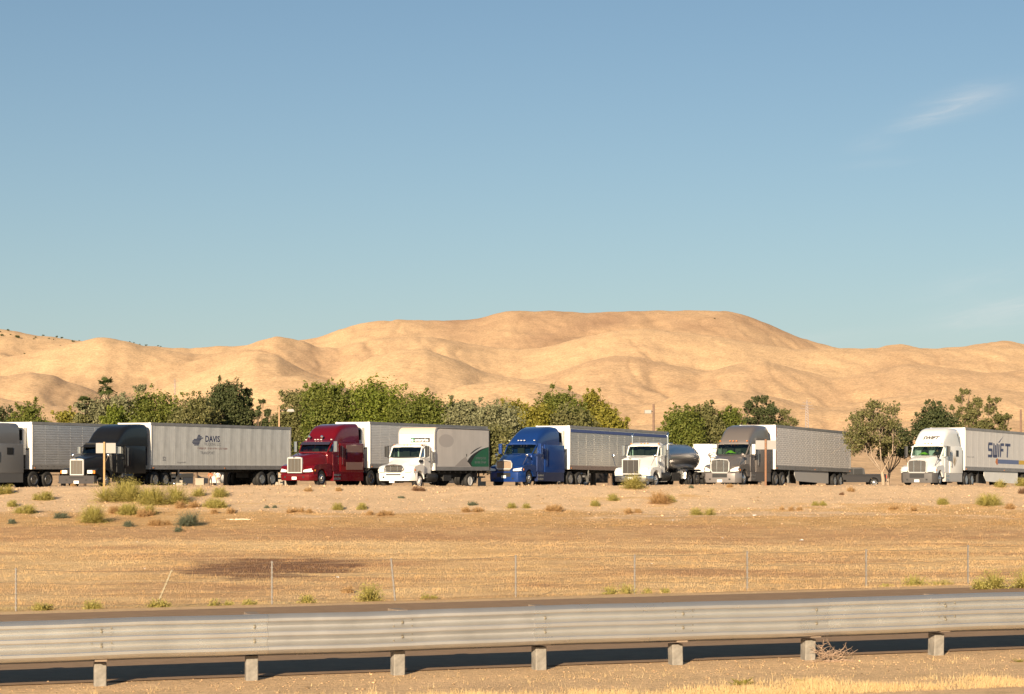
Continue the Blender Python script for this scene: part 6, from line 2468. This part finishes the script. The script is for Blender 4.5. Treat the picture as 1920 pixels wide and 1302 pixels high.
small_car(348, 226, R(200), 'parked_car', 'dark car parked beyond the pale trailer underside', mat('dark slate car paint', (.03, .035, .045), .3, .2, coat=.8))
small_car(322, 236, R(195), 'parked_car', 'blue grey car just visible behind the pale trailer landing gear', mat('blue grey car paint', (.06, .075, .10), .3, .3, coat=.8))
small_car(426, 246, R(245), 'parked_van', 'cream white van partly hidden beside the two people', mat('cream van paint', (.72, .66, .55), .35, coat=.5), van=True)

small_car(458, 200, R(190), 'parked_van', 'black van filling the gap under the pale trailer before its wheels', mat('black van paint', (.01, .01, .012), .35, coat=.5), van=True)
small_car(848, 205, R(188), 'parked_car', 'added dark car standing in for shade under the box truck', mat('added shade car grey', (.02, .02, .022), .35, coat=.5), van=True)  # added to darken the gap beneath the box, where shade falls
small_car(1122, 196, R(188), 'parked_car', 'added dark car standing in for shade under the blue striped trailer', mat('added shade car brown', (.022, .018, .016), .35, coat=.5), van=True)  # added dark body that fills in the shade beneath the striped trailer


def block(px0, px1, py0, Y, label, name='concrete_block'):
    a, b = P(px0, py0, Y), P(px1, py0, Y)
    cx_ = (a.x + b.x) / 2
    g0 = float(gz(cx_, Y, False))
    w_ = (b.x - a.x) / 2
    h_ = max(a.z - g0, .2)
    g = G()
    g.plan([(-w_, -w_ * .8), (w_, -w_ * .8), (w_, w_ * .8), (-w_, w_ * .8)], 0, h_ * .82, top=[(-w_ * .97, -w_ * .77), (w_ * .97, -w_ * .77), (w_ * .97, w_ * .77), (-w_ * .97, w_ * .77)])
    g.box(-w_ * 1.03, w_ * 1.03, -w_ * .84, w_ * .84, h_ * .82, h_)
    o = g.build(name, M_conc)
    o.location = (cx_, Y, g0)
    tag(o, label, 'planter box')


block(367, 383, 897, 160, 'cream box shaped planter left of the person in orange')
block(331, 343, 901, 160, 'smaller cream block near the pale trailer landing gear')
block(516, 522, 896, 160, 'narrow cream block behind the pale trailer tail wheels')
block(524, 533, 893, 160, 'taller cream block between pale trailer and red truck')
block(897, 911, 903, 139, 'low cream block under the box truck tail')
block(896, 902, 895, 139.8, 'small cream lamp block under the box truck tail')

# low rail fence glimpsed between the pale trailer and the red truck
rf_ = P(524, 905, 158)
fn = empty('rail_fence', (rf_.x, 158, float(gz(rf_.x, 158, False))), label='low cream rail fence between the pale trailer and red truck', cat='fence')
for x in (-.45, 0, .45):
    G().box(x - .05, x + .05, -.05, .05, 0, .95).build('post', M_conc, fn)
for z in (.45, .85):
    G().box(-.8, .8, -.07, -.051, z - .05, z + .05).build('rail', M_conc, fn)


# ------------------------------------------------------------------ people
M_skin = mat('skin', (.42, .22, .14), .6)
M_orange = mat('orange shirt', (.75, .14, .04), .8)
M_shirt = mat('white shirt', (.72, .67, .60), .8)
M_jean = mat('blue grey jeans', (.10, .11, .14), .85)
M_trs = mat('dark trousers', (.06, .045, .035), .85)
M_hair = mat('dark hair', (.02, .013, .01), .7)


def person(loc, rz, label, shirt, trousers, pose='stand', long_hair=False, scale=1.0):
    root = empty('person', loc, rz, label=label, cat='person')
    if pose == 'stand':
        J = dict(pel=(0, 0, .95), wa=(0, 0, 1.08), ch=(0, .0, 1.32), nk=(0, 0, 1.48), hd=(.02, 0, 1.60), tp=(.01, 0, 1.70),
                 ls=(0, .19, 1.42), le=(-.02, .27, 1.14), lw=(.06, .27, .90), lh=(.09, .26, .82), rs=(0, -.19, 1.42), re=(-.02, -.27, 1.14), rw=(.08, -.25, .90), rh=(.11, -.24, .82),
                 lp=(0, .10, .90), lk=(.03, .12, .50), la=(0, .13, .08), lt=(.16, .14, .03), rp=(0, -.10, .90), rk=(.05, -.12, .50), ra=(.0, -.14, .08), rt=(.16, -.15, .03))
    elif pose == 'arms':
        J = dict(pel=(0, 0, .92), wa=(.0, 0, 1.05), ch=(.02, .0, 1.28), nk=(.04, 0, 1.43), hd=(.09, 0, 1.53), tp=(.10, 0, 1.63),
                 ls=(.02, .17, 1.37), le=(.05, .26, 1.12), lw=(.24, .10, 1.10), lh=(.30, .02, 1.12), rs=(.02, -.17, 1.37), re=(.05, -.26, 1.12), rw=(.24, -.10, 1.08), rh=(.30, -.02, 1.06),
                 lp=(0, .10, .88), lk=(.03, .11, .48), la=(-.02, .12, .08), lt=(.13, .13, .03), rp=(0, -.10, .88), rk=(.06, -.11, .48), ra=(.02, -.12, .08), rt=(.17, -.13, .03))
    else:
        J = dict(pel=(0, 0, .10), wa=(-.02, 0, .24), ch=(-.02, .0, .46), nk=(0, 0, .62), hd=(.03, 0, .74), tp=(.02, 0, .84),
                 ls=(0, .19, .56), le=(.10, .26, .34), lw=(.34, .22, .36), lh=(.42, .18, .38), rs=(0, -.19, .56), re=(.10, -.24, .34), rw=(.32, -.18, .40), rh=(.40, -.14, .42),
                 lp=(0, .10, .08), lk=(.42, .14, .10), la=(.46, .14, -.32), lt=(.60, .14, -.37), rp=(0, -.10, .08), rk=(.42, -.14, .10), ra=(.46, -.14, -.32), rt=(.60, -.14, -.37))
    rad = dict(pel=(.15, .12), wa=(.135, .105), ch=(.165, .115), nk=(.055, .055), hd=(.085, .10), tp=(.06, .07), ls=(.065, .065), le=(.045, .045), lw=(.032, .032), lh=(.042, .025), rs=(.065, .065), re=(.045, .045), rw=(.032, .032), rh=(.042, .025),
               lp=(.10, .10), lk=(.065, .065), la=(.045, .045), lt=(.04, .03), rp=(.10, .10), rk=(.065, .065), ra=(.045, .045), rt=(.04, .03))
    names = list(J)
    E = [('pel', 'wa'), ('wa', 'ch'), ('ch', 'nk'), ('nk', 'hd'), ('hd', 'tp'), ('ch', 'ls'), ('ls', 'le'), ('le', 'lw'), ('lw', 'lh'), ('ch', 'rs'), ('rs', 're'), ('re', 'rw'), ('rw', 'rh'),
         ('pel', 'lp'), ('lp', 'lk'), ('lk', 'la'), ('la', 'lt'), ('pel', 'rp'), ('rp', 'rk'), ('rk', 'ra'), ('ra', 'rt')]
    V = [J[n] for n in names]
    RD = [rad[n] for n in names]
    # fingers
    for s_ in ('l', 'r'):
        hnd, wr = Vector(J[s_ + 'h']), Vector(J[s_ + 'w'])
        d = (hnd - wr).normalized()
        sd = d.cross(Vector((1, 0, .2))).normalized()
        for q, L_ in ((-.024, .060), (-.008, .072), (.008, .068), (.024, .052)):
            i0 = len(V)
            V += [tuple(hnd + sd * q + d * .03), tuple(hnd + sd * q * 1.2 + d * (.03 + L_))]
            RD += [(.010, .010), (.008, .008)]
            E += [(names.index(s_ + 'h'), i0), (i0, i0 + 1)]
        i0 = len(V)
        V += [tuple(wr.lerp(hnd, .5) + sd * .04), tuple(hnd + sd * .06)]
        RD += [(.012, .012), (.009, .009)]
        E += [(names.index(s_ + 'h'), i0), (i0, i0 + 1)]
    E = [(names.index(a) if isinstance(a, str) else a, names.index(b) if isinstance(b, str) else b) for a, b in E]
    me = bpy.data.meshes.new('body')
    me.from_pydata(V, E, [])
    o = bpy.data.objects.new('body', me)
    COL.objects.link(o)
    sk = o.modifiers.new('skin', 'SKIN')
    me.skin_vertices.new() if hasattr(me.skin_vertices, 'new') and not me.skin_vertices else None
    if not me.skin_vertices:
        bm = bmesh.new()
        bm.from_mesh(me)
        bm.verts.layers.skin.verify()
        bm.to_mesh(me)
        bm.free()
    for i, (a, b) in enumerate(RD):
        me.skin_vertices[0].data[i].radius = (a, b)
    me.skin_vertices[0].data[0].use_root = True
    ss_ = o.modifiers.new('sub', 'SUBSURF')
    ss_.levels = ss_.render_levels = 1
    dg = bpy.context.evaluated_depsgraph_get()
    dg.update()
    ev = o.evaluated_get(dg)
    m2 = bpy.data.meshes.new_from_object(ev)
    bpy.data.objects.remove(o)
    m2.name = 'body'
    m2.materials.clear()
    for m_ in (M_skin, shirt, trousers): m2.materials.append(m_)
    zn = J['nk'][2] - .02
    zw = J['pel'][2] + (.03 if pose != 'sit' else .06)
    for f in m2.polygons:
        c = f.center
        f.use_smooth = True
        arm = abs(c.y) > .205 and c.z < J['le'][2] + .10 or (Vector(J['lw']) - c).length < .22 or (Vector(J['rw']) - c).length < .22 or (Vector(J['lh']) - c).length < .14 or (Vector(J['rh']) - c).length < .14
        if c.z > zn or (arm and c.z > J['pel'][2] - .25 and (pose != 'sit' or c.z > .2)): f.material_index = 0
        elif c.z > zw: f.material_index = 1
        elif pose != 'sit' and c.z < .12: f.material_index = 2
        else: f.material_index = 2
    b = link('body', m2, root)
    hx, hy, hz = J['hd']
    g = G().ball((hx - .025, hy, hz + .035), .118, n=10, sc=(.95, .88, 1.02))
    if long_hair: g.ball((hx - .07, hy, hz - .07), .10, n=8, sc=(.6, 1, 1.6))
    g.build('hair', M_hair, root, smooth=80)
    g = G()
    for s_ in (-1, 1): g.ball((hx + .088, s_ * .033, hz + .005), .012, n=6)
    g.build('eye', M_black, root)
    G().add([(hx + .09, -.014, hz - .025), (hx + .09, .014, hz - .025), (hx + .118, 0, hz - .028), (hx + .088, 0, hz + .02)], [(0, 1, 2), (0, 2, 3), (1, 3, 2)]).build('nose', M_skin, root, fix=False)
    G().box(hx + .086, hx + .092, -.022, .022, hz - .055, hz - .048).build('mouth', mat('lips', (.30, .10, .08), .6), root)
    g = G()
    for s_ in (-1, 1): g.ball((hx - .005, s_ * .098, hz), .028, n=6, sc=(.6, .35, 1))
    g.build('ear', M_skin, root)
    if scale != 1: root.scale = (scale,) * 3
    return root


for px, lb, sh, tr_, po, lh_, hz_ in ((394.5, 'person in orange top with arms folded beneath the pale trailer line', M_orange, M_trs, 'arms', True, 1.0), (408.5, 'person in white shirt standing beside the one in orange', M_shirt, M_jean, 'stand', False, 1.02)):
    Y = 236 if px < 400 else 234
    b = P(px, 905, Y)
    person((b.x, Y, float(gz(b.x, Y, False))), R(-95 if px < 400 else -80), lb, sh, tr_, po, lh_, hz_)
bpy.context.view_layer.update()
dl = t6.matrix_world @ (M6 @ Vector((D6 - 2.98, .47, 1.76)))
person(dl, PI + R(63) + R(14), 'driver at the wheel of the white truck with dark bumper', M_trs, M_trs, 'sit')
